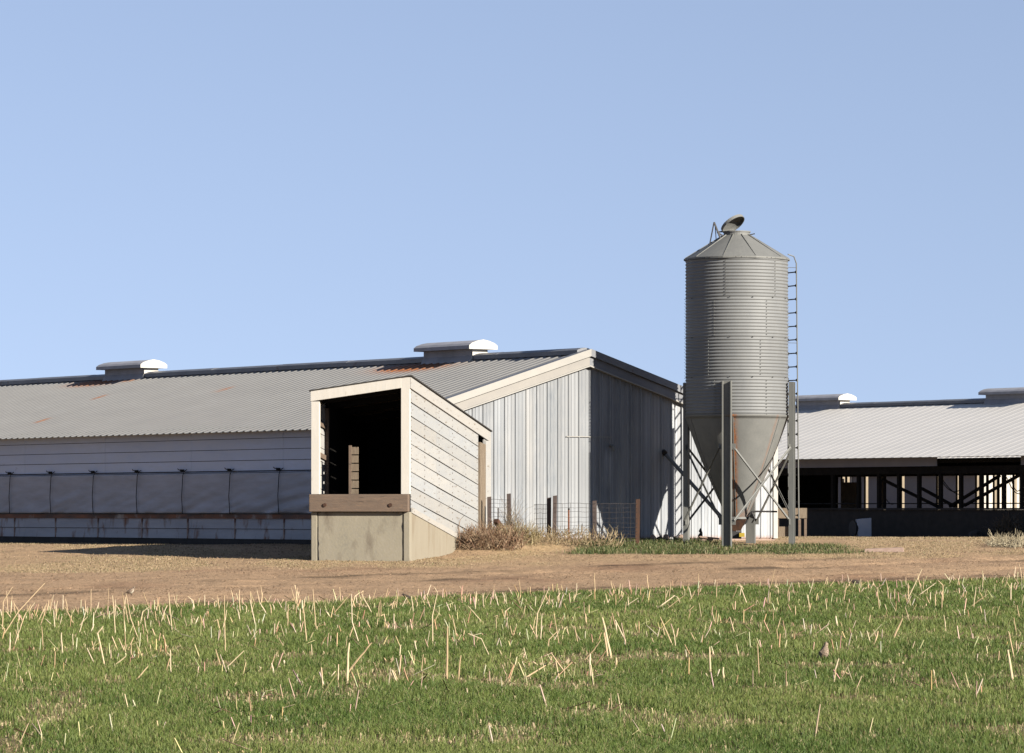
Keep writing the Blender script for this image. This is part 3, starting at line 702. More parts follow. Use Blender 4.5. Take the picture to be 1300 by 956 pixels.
# hopper cone
def cone_rust(a, z):
    f = (zc-z)/(zc-zbot); r = 0
    for a0, w_, s_ in ((-PI/2-.13, .055, 1.5), (-.02, .10, 1.4), (PI*.75, .1, 1.), (-PI/2+.83, .02, .5)):
        d = (a-a0+PI) % (2*PI)-PI
        r += s_*math.exp(-(d/(w_*(1+.8*f)))**2)
    r += .9*max(0, f-.9)*6
    return min(r, 1.6)
def cone_r(f): return R+.006+(.205-R-.006)*f+.035*math.sin(PI*f)
prof = [(R+.018, zc+.03), (R+.018, zc-.02)]+[(cone_r(i/40), zc-.02+(zbot-zc+.02)*i/40) for i in range(41)]
b = MB(); b.lathe(prof, 120, cone_rust); b.build('hopper_cone', M['galv_dull'], bin_, smooth=True, zoff=ZS)
b = MB()
for k in range(6):
    a = -PI/2-.13+k*PI/3
    pts = [(cone_r(f)+.004, zc-.02+(zbot-zc+.02)*f) for f in (0, .25, .5, .75, 1)]
    for (r0, z0), (r1, z1) in zip(pts, pts[1:]): b.bar((r0*math.cos(a), r0*math.sin(a), z0), (r1*math.cos(a), r1*math.sin(a), z1), .018, .012)
b.build('cone_seams', M['galv_dull'], bin_, zoff=ZS)
b = MB(); b.lathe([(.215, zbot+.015), (.225, zbot+.01), (.225, zbot-.03), (.205, zbot-.035)], 40); b.build('outlet_collar', M['galv_dull'], bin_, zoff=ZS)
# boot
b = MB(); zb1 = zbot-.035
for k in range(1):
    w0, w1 = .19, .075
    b.hexa([(-w1, -w1, zb1-.24), (w1, -w1, zb1-.24), (w1, w1, zb1-.24), (-w1, w1, zb1-.24)], [(-w0, -w0, zb1), (w0, -w0, zb1), (w0, w0, zb1), (-w0, w0, zb1)])
bt = b.build('boot', M['rusty'], bin_, zoff=ZS)
b = MB(); b.box(-.09, .09, -.09, .09, zb1-.40, zb1-.245); b.build('boot_outlet', M['dark_steel'], bt, zoff=ZS)
b = MB(); b.box(.04, .15, -.2, -.1, zb1-.36, zb1-.28); b.build('guard', M['yellow'], bt, zoff=ZS)
b = MB(); b.tube([(.12, -.1, zb1-.12), (.2, -.1, zb1-.05), (.24, -.1, zb1+.08), (.30, -.1, zb1+.15), (.40, -.1, zb1+.16), (.82, -.1, zb1+.155)], .018, 8); b.tube([(.3, -.1, zb1+.15), (.36, -.1, zb1+.02), (.30, -.1, zb1-.08)], .014, 8)
b.build('slide_handle', M['dark_steel'], bt, zoff=ZS)
# legs: outward-opening channels
LA = [math.radians(-106+90*k) for k in range(4)]
OFF = Vector(((938.3-935.5)/F*SY, 0, 0))
ztop = CZ+2.62; legs = []
for a in LA:
    x = Vector((math.cos(a), math.sin(a), 0)); y = Vector((-math.sin(a), math.cos(a), 0)); w_ = .095; d_ = .10; th = .012
    poly = [(0, -w_), (d_, -w_), (d_, -w_+th*1.4), (th, -w_+th*1.4), (th, w_-th*1.4), (d_, w_-th*1.4), (d_, w_), (0, w_)]
    # small returns on the flanges
    base = OFF+x*1.055
    gzb = g1(SX+(base.x+x.x*.05), SY+(base.y+x.y*.05))-.12
    vs = [base+x*p+y*q+Vector((0, 0, gzb)) for p, q in poly]+[base+x*p+y*q+Vector((0, 0, ztop)) for p, q in poly]
    b = MB(); n_ = len(poly)
    b.add(vs, [(0, 3, 4, 7), (0, 1, 2, 3), (4, 5, 6, 7), (8, 11, 12, 15), (8, 9, 10, 11), (12, 13, 14, 15)]+[(i, (i+1) % n_, (i+1) % n_+n_, i+n_) for i in range(n_)])
    lg = b.build('leg', M['steel'], bin_, zoff=ZS); legs.append((base, x, y))
    b = MB()
    for zz in (CZ+1.29, CZ-.23):
        for sg in (-1, 1):
            p = base+y*sg*(w_+.03)+x*.03+Vector((0, 0, zz)); b.bar(p-y*sg*.03, p+y*sg*.05, .012, .12, up=(0, 0, 1))
    b.build('gusset', M['steel'], lg, zoff=ZS)
for k in range(4):
    (b0, x0, y0), (b1, x1, y1) = legs[k], legs[(k+1) % 4]
    pa = b0+y0*.13+x0*.03; pb = b1-y1*.13+x1*.03
    for zz0, zz1, off in ((CZ+1.27, CZ-.22, .0), (CZ-.22, CZ+1.27, .035)):
        n_ = (x0+x1).normalized()*off
        a_ = pa+n_+Vector((0, 0, zz0)); c_ = pb+n_+Vector((0, 0, zz1))
        b = MB(); b.bar(a_, c_, .042, .008); b.bar(a_+Vector((0, 0, .02)), c_+Vector((0, 0, .02)), .008, .04)
        b.build('cross_brace', M['steel'], bin_, zoff=ZS)
# ladder
la = math.radians(27); x = Vector((math.cos(la), math.sin(la), 0)); y = Vector((-math.sin(la), math.cos(la), 0))
b = MB(); rl_ = 1.30; z0 = CZ-.2; z1 = zt+.02; hwid = .20
for sg in (-1, 1):
    p = x*rl_+y*sg*hwid
    q = x*(rl_-.20)+y*sg*hwid
    b.tube([p+Vector((0, 0, z0))+(x*.06), p+Vector((0, 0, z1-.08)), p-x*.06+Vector((0, 0, z1+.06)), q+Vector((0, 0, z1+.10))], .013, 6)
lad = b.build('ladder', M['steel'], bin_, zoff=ZS)
z = z0+.1
while z < z1:
    b = MB()
    f_ = (z1-z)/(z1-z0)*.06
    a_ = x*(rl_+f_)-y*hwid+Vector((0, 0, z)); c_ = x*(rl_+f_)+y*hwid+Vector((0, 0, z))
    b.bar(a_, c_, .03, .022)
    for p_, d_ in ((a_, 1), (c_, -1)):
        b.hexa([p_+Vector((0, 0, -.035))-x*.012, p_+Vector((0, 0, -.035))+x*.012, p_+y*d_*.07+Vector((0, 0, -.008))+x*.012, p_+y*d_*.07+Vector((0, 0, -.008))-x*.012],
               [p_+Vector((0, 0, .035))-x*.012, p_+Vector((0, 0, .035))+x*.012, p_+y*d_*.07+Vector((0, 0, .008))+x*.012, p_+y*d_*.07+Vector((0, 0, .008))-x*.012])
    z += .278
    b.build('rung', M['dark_steel'], lad, zoff=ZS)
b = MB()
for zz in (zt-.15, zt-1.7, zc+.1):
    for sg in (-1, 1): b.bar(x*(R+.0)+y*sg*hwid+Vector((0, 0, zz)), x*rl_+y*sg*hwid+Vector((0, 0, zz)), .03, .008)
b.build('standoffs', M['dark_steel'], lad, zoff=ZS)

# auger pipe from the boot to the barn wall
pa = P(916.5, 657, 80.1); s_ = (842-0)
def on_gable(px, py, off=0):
    k = (px-CX)/F; s = (1.55-k*81.7)/(k*U.y-U.x); w = Vector((1.55, 81.7, 0))+U*s-Vv*off
    return Vector((w.x, w.y, CZ-(py-HY)/F*w.y))
wa = on_gable(842, 573, 0)
root = empty('feed_auger', 'slanting galvanised feed pipe from the barn wall down to the bin outlet', 'pipe', (pa.x, pa.y, g1(pa.x, pa.y)))
zz = root.location.z
def loc(p, r=root): return (p[0]-r.location.x, p[1]-r.location.y, p[2])
pm = Vector((SX, SY, CZ-.5))
MB().tube([loc(wa+(wa-pa).normalized()*.25), loc(pm+(wa-pm)*.02)], .040, 14).build('pipe', M['galv'], root, smooth=False, zoff=zz)
MB().tube([loc(wa+(pa-wa).normalized()*.02), loc(wa+(pa-wa).normalized()*.10)], .055, 14).build('collar', M['dark_steel'], root, zoff=zz)

# ------------------------------------------------------------------ loading chute
CA = math.radians(-10); FRx, FRy = -1.875, 72.1; ZC = .66
ch = empty('loading_chute', 'white wooden cattle loading chute on a concrete base with open dark doorway', 'loading chute', (FRx, FRy, ZC), CA)
W_ = 1.84; LC = 8.2
def topz(y, x=0): return 4.05-.85*y/LC+.14*x     # x is negative to the left
def botz(y): return 1.67-.92*y/LC
# right side wall boards
b = MB(); bw = .256; nb_ = 9
for i in range(nb_):
    f0 = .20+i*bw; f1 = f0+bw-.017
    segs = [(0.10, 3.9), (3.905, 6.94)] if i % 2 else [(0.10, 2.6), (2.605, 6.94)]
    for (ya, yb) in segs+[(7.60, 8.18)]:
        t = random.uniform(.86, 1.03); bl = random.uniform(-.01, .05)
        tint = (t*(1-bl), t, t*(1+bl*1.3))
        j0 = random.uniform(-.009, .006); j1 = random.uniform(-.009, .006)
        za, zb = topz(ya)-f0+j0, topz(yb)-f0+j1
        la_, lb_ = max(topz(ya)-f1, botz(ya)-.02), max(topz(yb)-f1, botz(yb)-.02)
        if la_ > za-.02: continue
        b.hexa([(-.035, ya, la_), (-.008, ya, la_), (-.008, yb, lb_), (-.035, yb, lb_)], [(-.035, ya, za), (-.008, ya, za), (-.008, yb, zb), (-.035, yb, zb)], tint)
b.build('side_boards', M['paint_wood'], ch, zoff=ZC)
b = MB()
for i in range(nb_):
    for yy in (.17, 1.45, 2.85, 4.2, 5.6, 6.82):
        for f_ in (.07, .19):
            zz_ = topz(yy)-.20-i*bw-f_
            if zz_ > botz(yy)+.03: b.box(-.009, -.004, yy-.012, yy+.012, zz_-.012, zz_+.012)
b.build('nail_heads', M['rusty'], ch, zoff=ZC)
b = MB()
for (x_, z0_, z1_) in ((-.118, .62, 1.5), (-1.70, .6, 1.3)):
    p_ = [(x_+random.uniform(-.012, .012), -.032, z0_+(z1_-z0_)*k_/9) for k_ in range(10)]
    for a_, c_ in zip(p_, p_[1:]): b.bar(a_, c_, .016, .006)
b.build('crack', M['dark_steel'], ch, zoff=ZC)
b = MB()
b.hexa([(-.006, 0, topz(0)-.21), (.022, 0, topz(0)-.21), (.022, 8.2, topz(8.2)-.21), (-.006, 8.2, topz(8.2)-.21)],
       [(-.006, 0, topz(0)-.01), (.022, 0, topz(0)-.01), (.022, 8.2, topz(8.2)-.01), (-.006, 8.2, topz(8.2)-.01)], (1, .98, .96))
b.hexa([(-.006, .15, botz(.15)-.10), (.02, .15, botz(.15)-.10), (.02, 8.2, botz(8.2)-.10), (-.006, 8.2, botz(8.2)-.10)],
       [(-.006, .15, botz(.15)), (.02, .15, botz(.15)), (.02, 8.2, botz(8.2)), (-.006, 8.2, botz(8.2))], (1, .97, .93))
b.box(-.006, .024, 7.62, 8.2, .7, topz(8.0)-.21)
b.build('side_trim', M['paint_wood'], ch, zoff=ZC)
b = MB(); b.hexa([(-.05, 6.96, .7), (.03, 6.96, .7), (.03, 7.58, .7), (-.05, 7.58, .7)], [(-.05, 6.96, 2.97), (.03, 6.96, 2.97), (.03, 7.58, 2.93), (-.05, 7.58, 2.93)])
b.build('rear_post', M['post_wood'], ch, zoff=ZC)
# inner studs of the right wall; dark skin added to block light leaks
b = MB()
for yy in (.1,): b.hexa([(-.12, yy, 1.0), (-.037, yy, 1.0), (-.037, yy+.06, 1.0), (-.12, yy+.06, 1.0)], [(-.12, yy, topz(yy)-.05), (-.037, yy, topz(yy)-.05), (-.037, yy+.06, topz(yy)-.05), (-.12, yy+.06, topz(yy)-.05)])
b.build('stud', M['shaded_wood'], ch, zoff=ZC)
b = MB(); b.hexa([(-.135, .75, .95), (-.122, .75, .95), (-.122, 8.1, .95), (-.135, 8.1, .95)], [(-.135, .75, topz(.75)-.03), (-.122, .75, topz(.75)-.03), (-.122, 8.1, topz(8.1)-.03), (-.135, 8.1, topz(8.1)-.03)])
b.build('shade_lining', M['shaded_wood'], ch, zoff=ZC)
# left wall
b = MB()
for i in range(9):
    f0 = .20+i*bw; f1 = f0+bw-.012
    z = lambda y, f: topz(y, -W_)-f
    ok = topz(0, -W_)-f1 > 1.55
    b.hexa([(-W_+.005, .1, max(z(.1, f1), 1.6)), (-W_+.03, .1, max(z(.1, f1), 1.6)), (-W_+.03, 6.35, z(6.35, f1)), (-W_+.005, 6.35, z(6.35, f1))],
           [(-W_+.005, .1, z(.1, f0)), (-W_+.03, .1, z(.1, f0)), (-W_+.03, 6.35, z(6.35, f0)), (-W_+.005, 6.35, z(6.35, f0))])
b.build('side_boards', M['paint_wood'], ch, zoff=ZC)
b = MB()
b.hexa([(-W_-.005, 0.05, 1.0), (-W_+.003, 0.05, 1.0), (-W_+.003, 6.35, .9), (-W_-.005, 6.35, .9)], [(-W_-.005, 0.05, topz(0, -W_)-.03), (-W_+.003, 0.05, topz(0, -W_)-.03), (-W_+.003, 6.35, topz(6.35, -W_)-.03), (-W_-.005, 6.35, topz(6.35, -W_)-.03)])
b.build('outer_skin', M['white_trim'], ch, zoff=ZC)
b = MB()
for zz, h_ in ((2.62, .09), (3.20, .07)): b.hexa([(-W_+.031, .10, zz), (-W_+.07, .10, zz), (-W_+.07, 6.3, zz-.65), (-W_+.031, 6.3, zz-.65)], [(-W_+.031, .10, zz+h_), (-W_+.07, .10, zz+h_), (-W_+.07, 6.3, zz-.65+h_), (-W_+.031, 6.3, zz-.65+h_)])
b.box(-W_+.032, -W_+.10, .98, 1.05, 1.9, 3.5)
b.build('inner_rails', M['raw_wood'], ch, zoff=ZC)
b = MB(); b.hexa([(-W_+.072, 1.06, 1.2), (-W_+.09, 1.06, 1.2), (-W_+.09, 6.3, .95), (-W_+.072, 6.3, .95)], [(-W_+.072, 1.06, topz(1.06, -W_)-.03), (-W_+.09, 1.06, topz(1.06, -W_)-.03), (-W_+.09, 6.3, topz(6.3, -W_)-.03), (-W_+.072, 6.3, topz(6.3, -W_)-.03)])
b.build('shade_lining', M['shaded_wood'], ch, zoff=ZC)  # black sheet over the boards, painting the interior shade
# roof: deck, thin dark sheet, joists
b = MB()
def quadbox(b, x0, x1, y0, y1, d0, d1):
    c4 = [(x0, y0), (x1, y0), (x1, y1), (x0, y1)]
    b.hexa([(x_, y_, topz(y_, x_)+d0) for x_, y_ in c4], [(x_, y_, topz(y_, x_)+d1) for x_, y_ in c4])
quadbox(b, -W_-.04, .045, -.03, 8.25, .0, .022); b.build('roof', M['dark_wood'], ch, zoff=ZC)
b = MB(); quadbox(b, -W_+.035, -.04, .15, 8.1, -.02, -.003); b.build('ceiling', M['post_wood'], ch, zoff=ZC)
for yy in (.7, 1.5, 2.4, 3.6):
    b = MB(); quadbox(b, -W_+.035, -.14, yy, yy+.05, -.14, -.022); b.build('joist', M['shaded_wood'], ch, zoff=ZC)
# front frame
b = MB()
b.box(-.155, .0, -.012, .10, 1.90, topz(0)-.012); b.box(-W_, -W_+.145, -.012, .10, 1.90, topz(0, -W_)-.19)
b.hexa([(-W_-.01, -.02, topz(0, -W_)-.185), (-.155, -.02, topz(0, -.155)-.185), (-.155, .08, topz(0, -.155)-.185), (-W_-.01, .08, topz(0, -W_)-.185)],
       [(-W_-.01, -.02, topz(0, -W_)-.003), (-.155, -.02, topz(0, -.155)-.003), (-.155, .08, topz(0, -.155)-.003), (-W_-.01, .08, topz(0, -W_)-.003)])
b.build('door_frame', M['frame_paint'], ch, zoff=ZC)
b = MB(); b.box(-W_-.02, .0, -.13, .02, 1.575, 1.895); bm_ = b.build('dock_beam', M['raw_wood'], ch, zoff=ZC, bevel=.012)
b = MB()
for xx in (-1.56, -.33): b.tube([(xx, -.13, 1.70), (xx, -.15, 1.70)], .035, 10)
b.build('bolts', M['rusty'], bm_, zoff=ZC)
b = MB(); b.box(-W_, -.0, .021, .10, 1.5, 1.9); b.box(-W_+.03, -.03, .1, .2, 1.0, 1.84); b.build('dock_backing', M['shaded_wood'], ch, zoff=ZC)
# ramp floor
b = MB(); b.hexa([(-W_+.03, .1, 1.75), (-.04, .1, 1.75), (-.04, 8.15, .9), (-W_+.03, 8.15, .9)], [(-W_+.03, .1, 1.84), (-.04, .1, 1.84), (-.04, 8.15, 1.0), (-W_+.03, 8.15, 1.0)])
b.build('ramp_floor', M['shaded_wood'], ch, zoff=ZC)
b = MB(); b.box(-W_+.1, -.14, 4.5, 4.55, .9, 3.5); b.build('shade_screen', M['shaded_wood'], ch, zoff=ZC)  # black screen added across the passage to keep its depth dark
# concrete base
b = MB(); b.box(-W_+.13, -.115, -.03, .05, .3, 1.57); b.build('concrete_front', M['concrete'], ch, zoff=ZC, bevel=.01)
b = MB(); b.box(-.105, .015, -.05, .12, .3, 1.572); b.build('concrete_pier', M['concrete'], ch, zoff=ZC, bevel=.012)
b = MB(); b.box(-W_+.0, -W_+.115, -.04, .12, .3, 1.572); b.build('concrete_pier', M['concrete'], ch, zoff=ZC, bevel=.012)
b = MB(); b.hexa([(-.12, .12, .3), (.005, .12, .3), (.005, 8.1, .3), (-.12, 8.1, .3)], [(-.12, .12, botz(.12)-.1), (.005, .12, botz(.12)-.1), (.005, 8.1, botz(8.1)-.1), (-.12, 8.1, botz(8.1)-.1)])
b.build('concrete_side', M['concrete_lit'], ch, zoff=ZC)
b = MB(); b.box(-W_+.005, -W_+.12, .12, 6.3, .3, .99); b.build('concrete_side', M['concrete'], ch, zoff=ZC)
# gate standing in the doorway
gl = ch.matrix_world
ct, st_ = math.cos(CA), math.sin(CA)
gx, gy = FRx+ct*(-1.13)-st_*.40, FRy+st_*(-1.13)+ct*.40
gt = empty('stock_gate', 'short slatted brown wooden gate standing inside the chute doorway', 'gate', (gx, gy, 1.80), CA)
b = MB(); b.box(-.09, -.045, -.03, .03, 1.80, 2.80); b.build('end_post', M['raw_wood'], gt, zoff=1.80)
for i in range(6):
    z0 = 1.86+i*.155; MB().box(-.045, .085, -.02+.01*(i % 2), .01+.01*(i % 2), z0, z0+.135).build('slat', M['post_wood'], gt, zoff=1.80)
for i in range(5): MB().box(-.08, -.05, .03, .5, 1.9+i*.18, 1.9+i*.18+.12).build('side_slat', M['shaded_wood'], gt, zoff=1.80)

# ------------------------------------------------------------------ fence in front of the gable
def place(px, py): return ground_at(px, py)
def post_at(px, ytop, Y, w=.07):
    X = (px-CX)/F*Y; zt_ = CZ-(ytop-HY)/F*Y; zb_ = g1(X, Y)
    return X, zb_, zt_
fy = 79.6
def wire_mesh(parent, base, x0, y0, x1, y1, ztop, zbot, rows, colw):
    """woven wire, closer rows near the ground"""
    b = MB(); a = Vector((x0, y0, 0)); d = Vector((x1, y1, 0))-a; n = max(2, int(d.length/colw))
    H_ = ztop-zbot; zs = [zbot+H_*f for f in rows]
    for z_ in zs:
        pts = [a+d*(i/8)+Vector((0, 0, z_+random.uniform(-.008, .008))) for i in range(9)]
        b.tube([(p.x-base.x, p.y-base.y, p.z) for p in pts], .0032 if z_ < zs[-1] else .004, 4)
    for i in range(1, n):
        p = a+d*(i/n); j = random.uniform(-.01, .01)
        b.tube([(p.x-base.x, p.y-base.y, zbot), (p.x-base.x+j, p.y-base.y, (zbot+ztop)/2), (p.x-base.x, p.y-base.y, ztop)], .0028, 4)
    return b.build('wire_mesh', M['wire'], parent, zoff=base.z)
rows = (0, .08, .16, .24, .32, .41, .52, .64, .78, .89, 1.0)
def fence(name, label, posts, Ys, x_end=None):
    X0 = (posts[0][0]-CX)/F*Ys[0]; base = Vector((X0, Ys[0], g1(X0, Ys[0])))
    r = empty(name, label, 'fence', base, 0, None)
    ps = []
    for (px, yt), Yp in zip(posts, Ys):
        x_, zb_, zt_ = post_at(px, yt, Yp); ps.append((x_, Yp, zb_, zt_))
        b = MB(); w_ = .042
        tp = random.uniform(-.02, .02)
        b.hexa([(x_-base.x-w_, Yp-base.y-w_, zb_-.2), (x_-base.x+w_, Yp-base.y-w_, zb_-.2), (x_-base.x+w_, Yp-base.y+w_, zb_-.2), (x_-base.x-w_, Yp-base.y+w_, zb_-.2)],
               [(x_-base.x-w_+tp, Yp-base.y-w_, zt_), (x_-base.x+w_+tp, Yp-base.y-w_, zt_+.01), (x_-base.x+w_+tp, Yp-base.y+w_, zt_), (x_-base.x-w_+tp, Yp-base.y+w_, zt_-.01)])
        b.build('post', M['rusty' if px == 809 else 'old_post'], r, zoff=base.z)
    for (x0, y0, b0, t0), (x1, y1, b1, t1) in zip(ps, ps[1:]):
        if abs(x1-x0) < .15: continue
        wire_mesh(r, base, x0, y0-.05, x1, y1-.05, min(t0, t1)-.05, (b0+b1)/2+.03, rows, .15)
    return r, base, ps
f1, fb1, fp1 = fence('wire_fence', 'short run of rusty posts and woven wire beside the chute', [(621.5, 631), (647, 627)], [79.0, 79.1])
f2, fb2, fp2 = fence('wire_fence', 'longer rusty woven wire fence with four posts in front of the shadowed wall', [(697, 632), (703.5, 629.5), (755, 636), (809, 634)], [79.5, 79.4, 79.5, 79.9])
# sagging net between the runs
a_ = (fp2[0][0], fp2[0][1]); 
wire_mesh(f2, fb2, a_[0]-.30, a_[1]+.9, a_[0], a_[1], CZ+.12, g1(a_[0]-.3, a_[1]+.6), rows, .06)
# leaning broken post
p0 = P(642, 679, 78.6); p1_ = P(629.5, 661, 78.3)
r = empty('broken_post', 'dark broken fence post leaning left over the dry weeds', 'post', (p0.x, p0.y, g1(p0.x, p0.y)))
MB().bar((0, 0, p0.z), (p1_.x-p0.x, p1_.y-p0.y, p1_.z), .10, .09).build('stump', M['rusty'], r, zoff=r.location.z)
p0 = P(632, 672, 78.9)
o = MB().tube([(0, 0, 1.0), (.01, 0, CZ+.05)], .012, 6).build('metal_rod', M['wire'], None, zoff=1.0, loc=(p0.x, p0.y, 1.0)); tag(o, 'thin bare rod standing between the two fence posts by the chute', 'rod')
p0 = P(722, 684, 79.8); gzv = g1(p0.x, p0.y)
r = empty('orange_stake', 'thin orange stake with a black top against the pale wall', 'stake', (p0.x, p0.y, gzv))
MB().tube([(0, 0, gzv-.1), (.0, 0, CZ+.01)], .016, 6).build('rod', M['orange_rod'], r, zoff=gzv)
MB().tube([(0, 0, CZ+.01), (0, 0, CZ+.045)], .02, 6).build('cap', M['black'], r, zoff=gzv)
p0 = P(680, 684, 80.0); gzv = g1(p0.x, p0.y)
o = MB().tube([(0, 0, gzv-.05), (0, 0, gzv+.12), (0, 0, gzv+.21)], [.04, .04, .03], 8).build('pipe_stub', M['dark_steel'], None, zoff=gzv, loc=(p0.x, p0.y, gzv)); tag(o, 'short dark pipe stub at the wall foot left of the paired posts', 'pipe')

# ------------------------------------------------------------------ dry weeds
def weeds(name, n, cxs, cys, rx, ry, hgt, cols, label, thick=.007, curl=1.0):
    V_, F_, T_ = [], [], []
    vs = []; fs = []; tn = []
    for i in range(n):
        a = random.uniform(0, 2*PI); r_ = math.sqrt(random.random())
        x = cxs+rx*r_*math.cos(a); y = cys+ry*r_*math.sin(a)
        hh = hgt*(1.05-r_**2*.75)*random.uniform(.35, 1.1); z = g1(x, y) if i % 4 == 0 else None
        if z is None: z = weeds.z+0
        weeds.z = z
        d = Vector((random.uniform(-1, 1), random.uniform(-1, 1), random.uniform(.2, 1.6))).normalized()
        p = Vector((x, y, z+random.uniform(0, hh*.6))); L_ = random.uniform(.14, .48)*(.7+hgt)
        t = random.random()**1.4*1.25; c = tuple((cols[0][k]*(1-t)+cols[1][k]*t)*.46 for k in range(3))
        w_ = thick*random.uniform(.6, 1.4)
        pts = []
        for k in range(4):
            pts.append(p.copy()); p = p+d*L_/3; d = (d+Vector((random.uniform(-.5, .5), random.uniform(-.5, .5), random.uniform(-.5, .2)))*curl).normalized()
            if p.z < z: p.z = z+.01
        o_ = len(vs)
        for k, q in enumerate(pts):
            ww = w_*(1-.2*k); vs.append((q.x-ww, q.y, q.z)); vs.append((q.x+ww, q.y, q.z)); vs.append((q.x, q.y+ww, q.z+ww)); tn += [c]*3
        for k in range(3):
            for m_ in range(3): fs.append((o_+k*3+m_, o_+k*3+(m_+1) % 3, o_+k*3+3+(m_+1) % 3, o_+k*3+3+m_))
    o = fast_mesh(name, np.array(vs), np.array(fs), M['straw'], np.array(tn)); o['kind'] = 'stuff'; o['label'] = label; o['category'] = 'weeds'
    return o
weeds.z = .8
x_, y_ = ground_at(612, 702)
weeds('dry_weeds', 1250, (612-650)/F*77.4, 77.0, .80, .7, .19, ((.26, .13, .07), (.62, .44, .27)), 'tangled heap of reddish dry weeds at the chute foot', thick=.008)
weeds('dry_weeds', 420, (655-650)/F*78, 78.0, .5, .6, .16, ((.40, .30, .13), (.66, .54, .30)), 'yellow dry weeds between the chute and the wire fence')
weeds('dry_weeds', 520, (715-650)/F*78, 78.3, 1.15, .8, .07, ((.34, .22, .11), (.60, .47, .27)), 'low dry weeds over the earth mound below the fence')
weeds('dry_weeds', 120, (650-650)/F*78.8, 78.9, .22, .1, .75, ((.25, .17, .11), (.45, .36, .24)), 'tall thin dry stems climbing the tallest fence post', thick=.004)
weeds('dry_weeds', 420, (1281-650)/F*109.4, 109.4, .45, .4, .6, ((.16, .14, .10), (.30, .25, .19)), 'dark leafless bush against the far barn low wall', thick=.010)
weeds('dry_weeds', 420, (1283-650)/F*80, 80, .45, 1.3, .05, ((.50, .42, .27), (.72, .62, .42)), 'pale dry weeds on the yard at the right edge')

# ------------------------------------------------------------------ rocks and debris along the wall foot
def rock(px, py, Y, w, h, mat, label, name='rock', group=None, seed=0):
    rr = random.Random(seed+int(px)); X_ = (px-CX)/F*Y; zb_ = g1(X_, Y)
    b = MB(); vs = []; n = 8
    rings = [(.9, -.3), (1., .1), (.85, .55), (.5, .9)]
    for r_, hz in rings:
        for k in range(n):
            a = 2*PI*k/n; q = r_*rr.uniform(.8, 1.15); vs.append((w/2*q*math.cos(a), w*.4*q*math.sin(a), h*hz*rr.uniform(.85, 1.1)))
    vs.append((0, 0, h))
    fs = [(j*n+k, j*n+(k+1) % n, (j+1)*n+(k+1) % n, (j+1)*n+k) for j in range(3) for k in range(n)]+[(3*n+k, 3*n+(k+1) % n, 4*n) for k in range(n)]+[tuple(range(n))[::-1]]
    b.add(vs, fs); o = b.build(name, M[mat], None, loc=(X_, Y, zb_)); tag(o, label, 'rock' if name == 'rock' else name.split('_')[-1], group); return o
for i, (px, w_, h_, mt) in enumerate([(822, .22, .08, 'foundation'), (829, .16, .14, 'pink_rock'), (838, .2, .12, 'dark_wood'), (845, .16, .16, 'pink_rock'), (852, .15, .1, 'white_wall'), (858, .2, .12, 'dark_wood'), (866, .24, .15, 'pink_rock'), (874, .15, .1, 'dark_wood')]):
    lab = ['dark stone leftmost of the row at the shadowed wall foot', 'small pinkish stone beside the leftmost dark stone', 'dark flat stone between two pinkish stones', 'squarish pinkish stone under the sunlit sliver of wall', 'small white stone in the wall foot row', 'dark stone just right of the small white stone', 'largest pinkish stone near the left bin leg', 'small dark stone at the left bin leg'][i]
    k_ = (px-CX)/F; s = (1.55-k_*81.7)/(k_*U.y-U.x); Yw = 81.7+U.y*s
    rock(px, 688, Yw-.45, w_, h_, mt, lab)
p0 = P(893, 687, 82.4); o = MB()
o.hexa([(-.45, -.1, 0), (.2, -.12, .02), (.2, .12, .02), (-.45, .1, 0)], [(-.45, -.1, .05), (.2, -.12, .09), (.2, .12, .09), (-.45, .1, .05)])
o.hexa([(-.1, -.16, .09), (.38, -.1, .03), (.38, .02, .03), (-.1, -.03, .09)], [(-.1, -.16, .12), (.38, -.1, .07), (.38, .02, .07), (-.1, -.03, .12)])
o = o.build('scrap_boards', M['pink_rock'], None, loc=(p0.x, p0.y, g1(p0.x, p0.y))); tag(o, 'pale broken board scraps at the wall foot right of the left bin leg', 'scrap')
p0 = P(889, 684, 82.6); b = MB(); gzv = g1(p0.x, p0.y)
b.tube([(0, 0, gzv), (0, 0, gzv+.12), (.02, 0, gzv+.18), (0, 0, gzv+.22), (.01, 0, gzv+.28)], [.03, .05, .03, .035, .008], 8)
o = b.build('weed_stub', M['black'], None, zoff=gzv-.0, loc=(p0.x, p0.y, gzv)); tag(o, 'small black stub standing on the scraps by the sunlit wall', 'stub')
# pale flat slab right of the bin
x_, y_ = ground_at(1122, 700)
o = MB(); o.hexa([(-.42, -.25, -.05), (.38, -.3, -.05), (.42, .3, -.05), (-.35, .25, -.05)], [(-.40, -.22, .05), (.36, -.26, .08), (.38, .26, .08), (-.33, .22, .05)])
o = o.build('stone_slab', M['pink_rock'], None, loc=(x_, y_, g1(x_, y_)), bevel=.02); tag(o, 'pale flat slab lying in the dry grass right of the bin', 'slab')
# grey stone by barn two
rock(1239, 680, 110.3, .5, .2, 'foundation', 'rounded grey stone at the foot of the far barn')

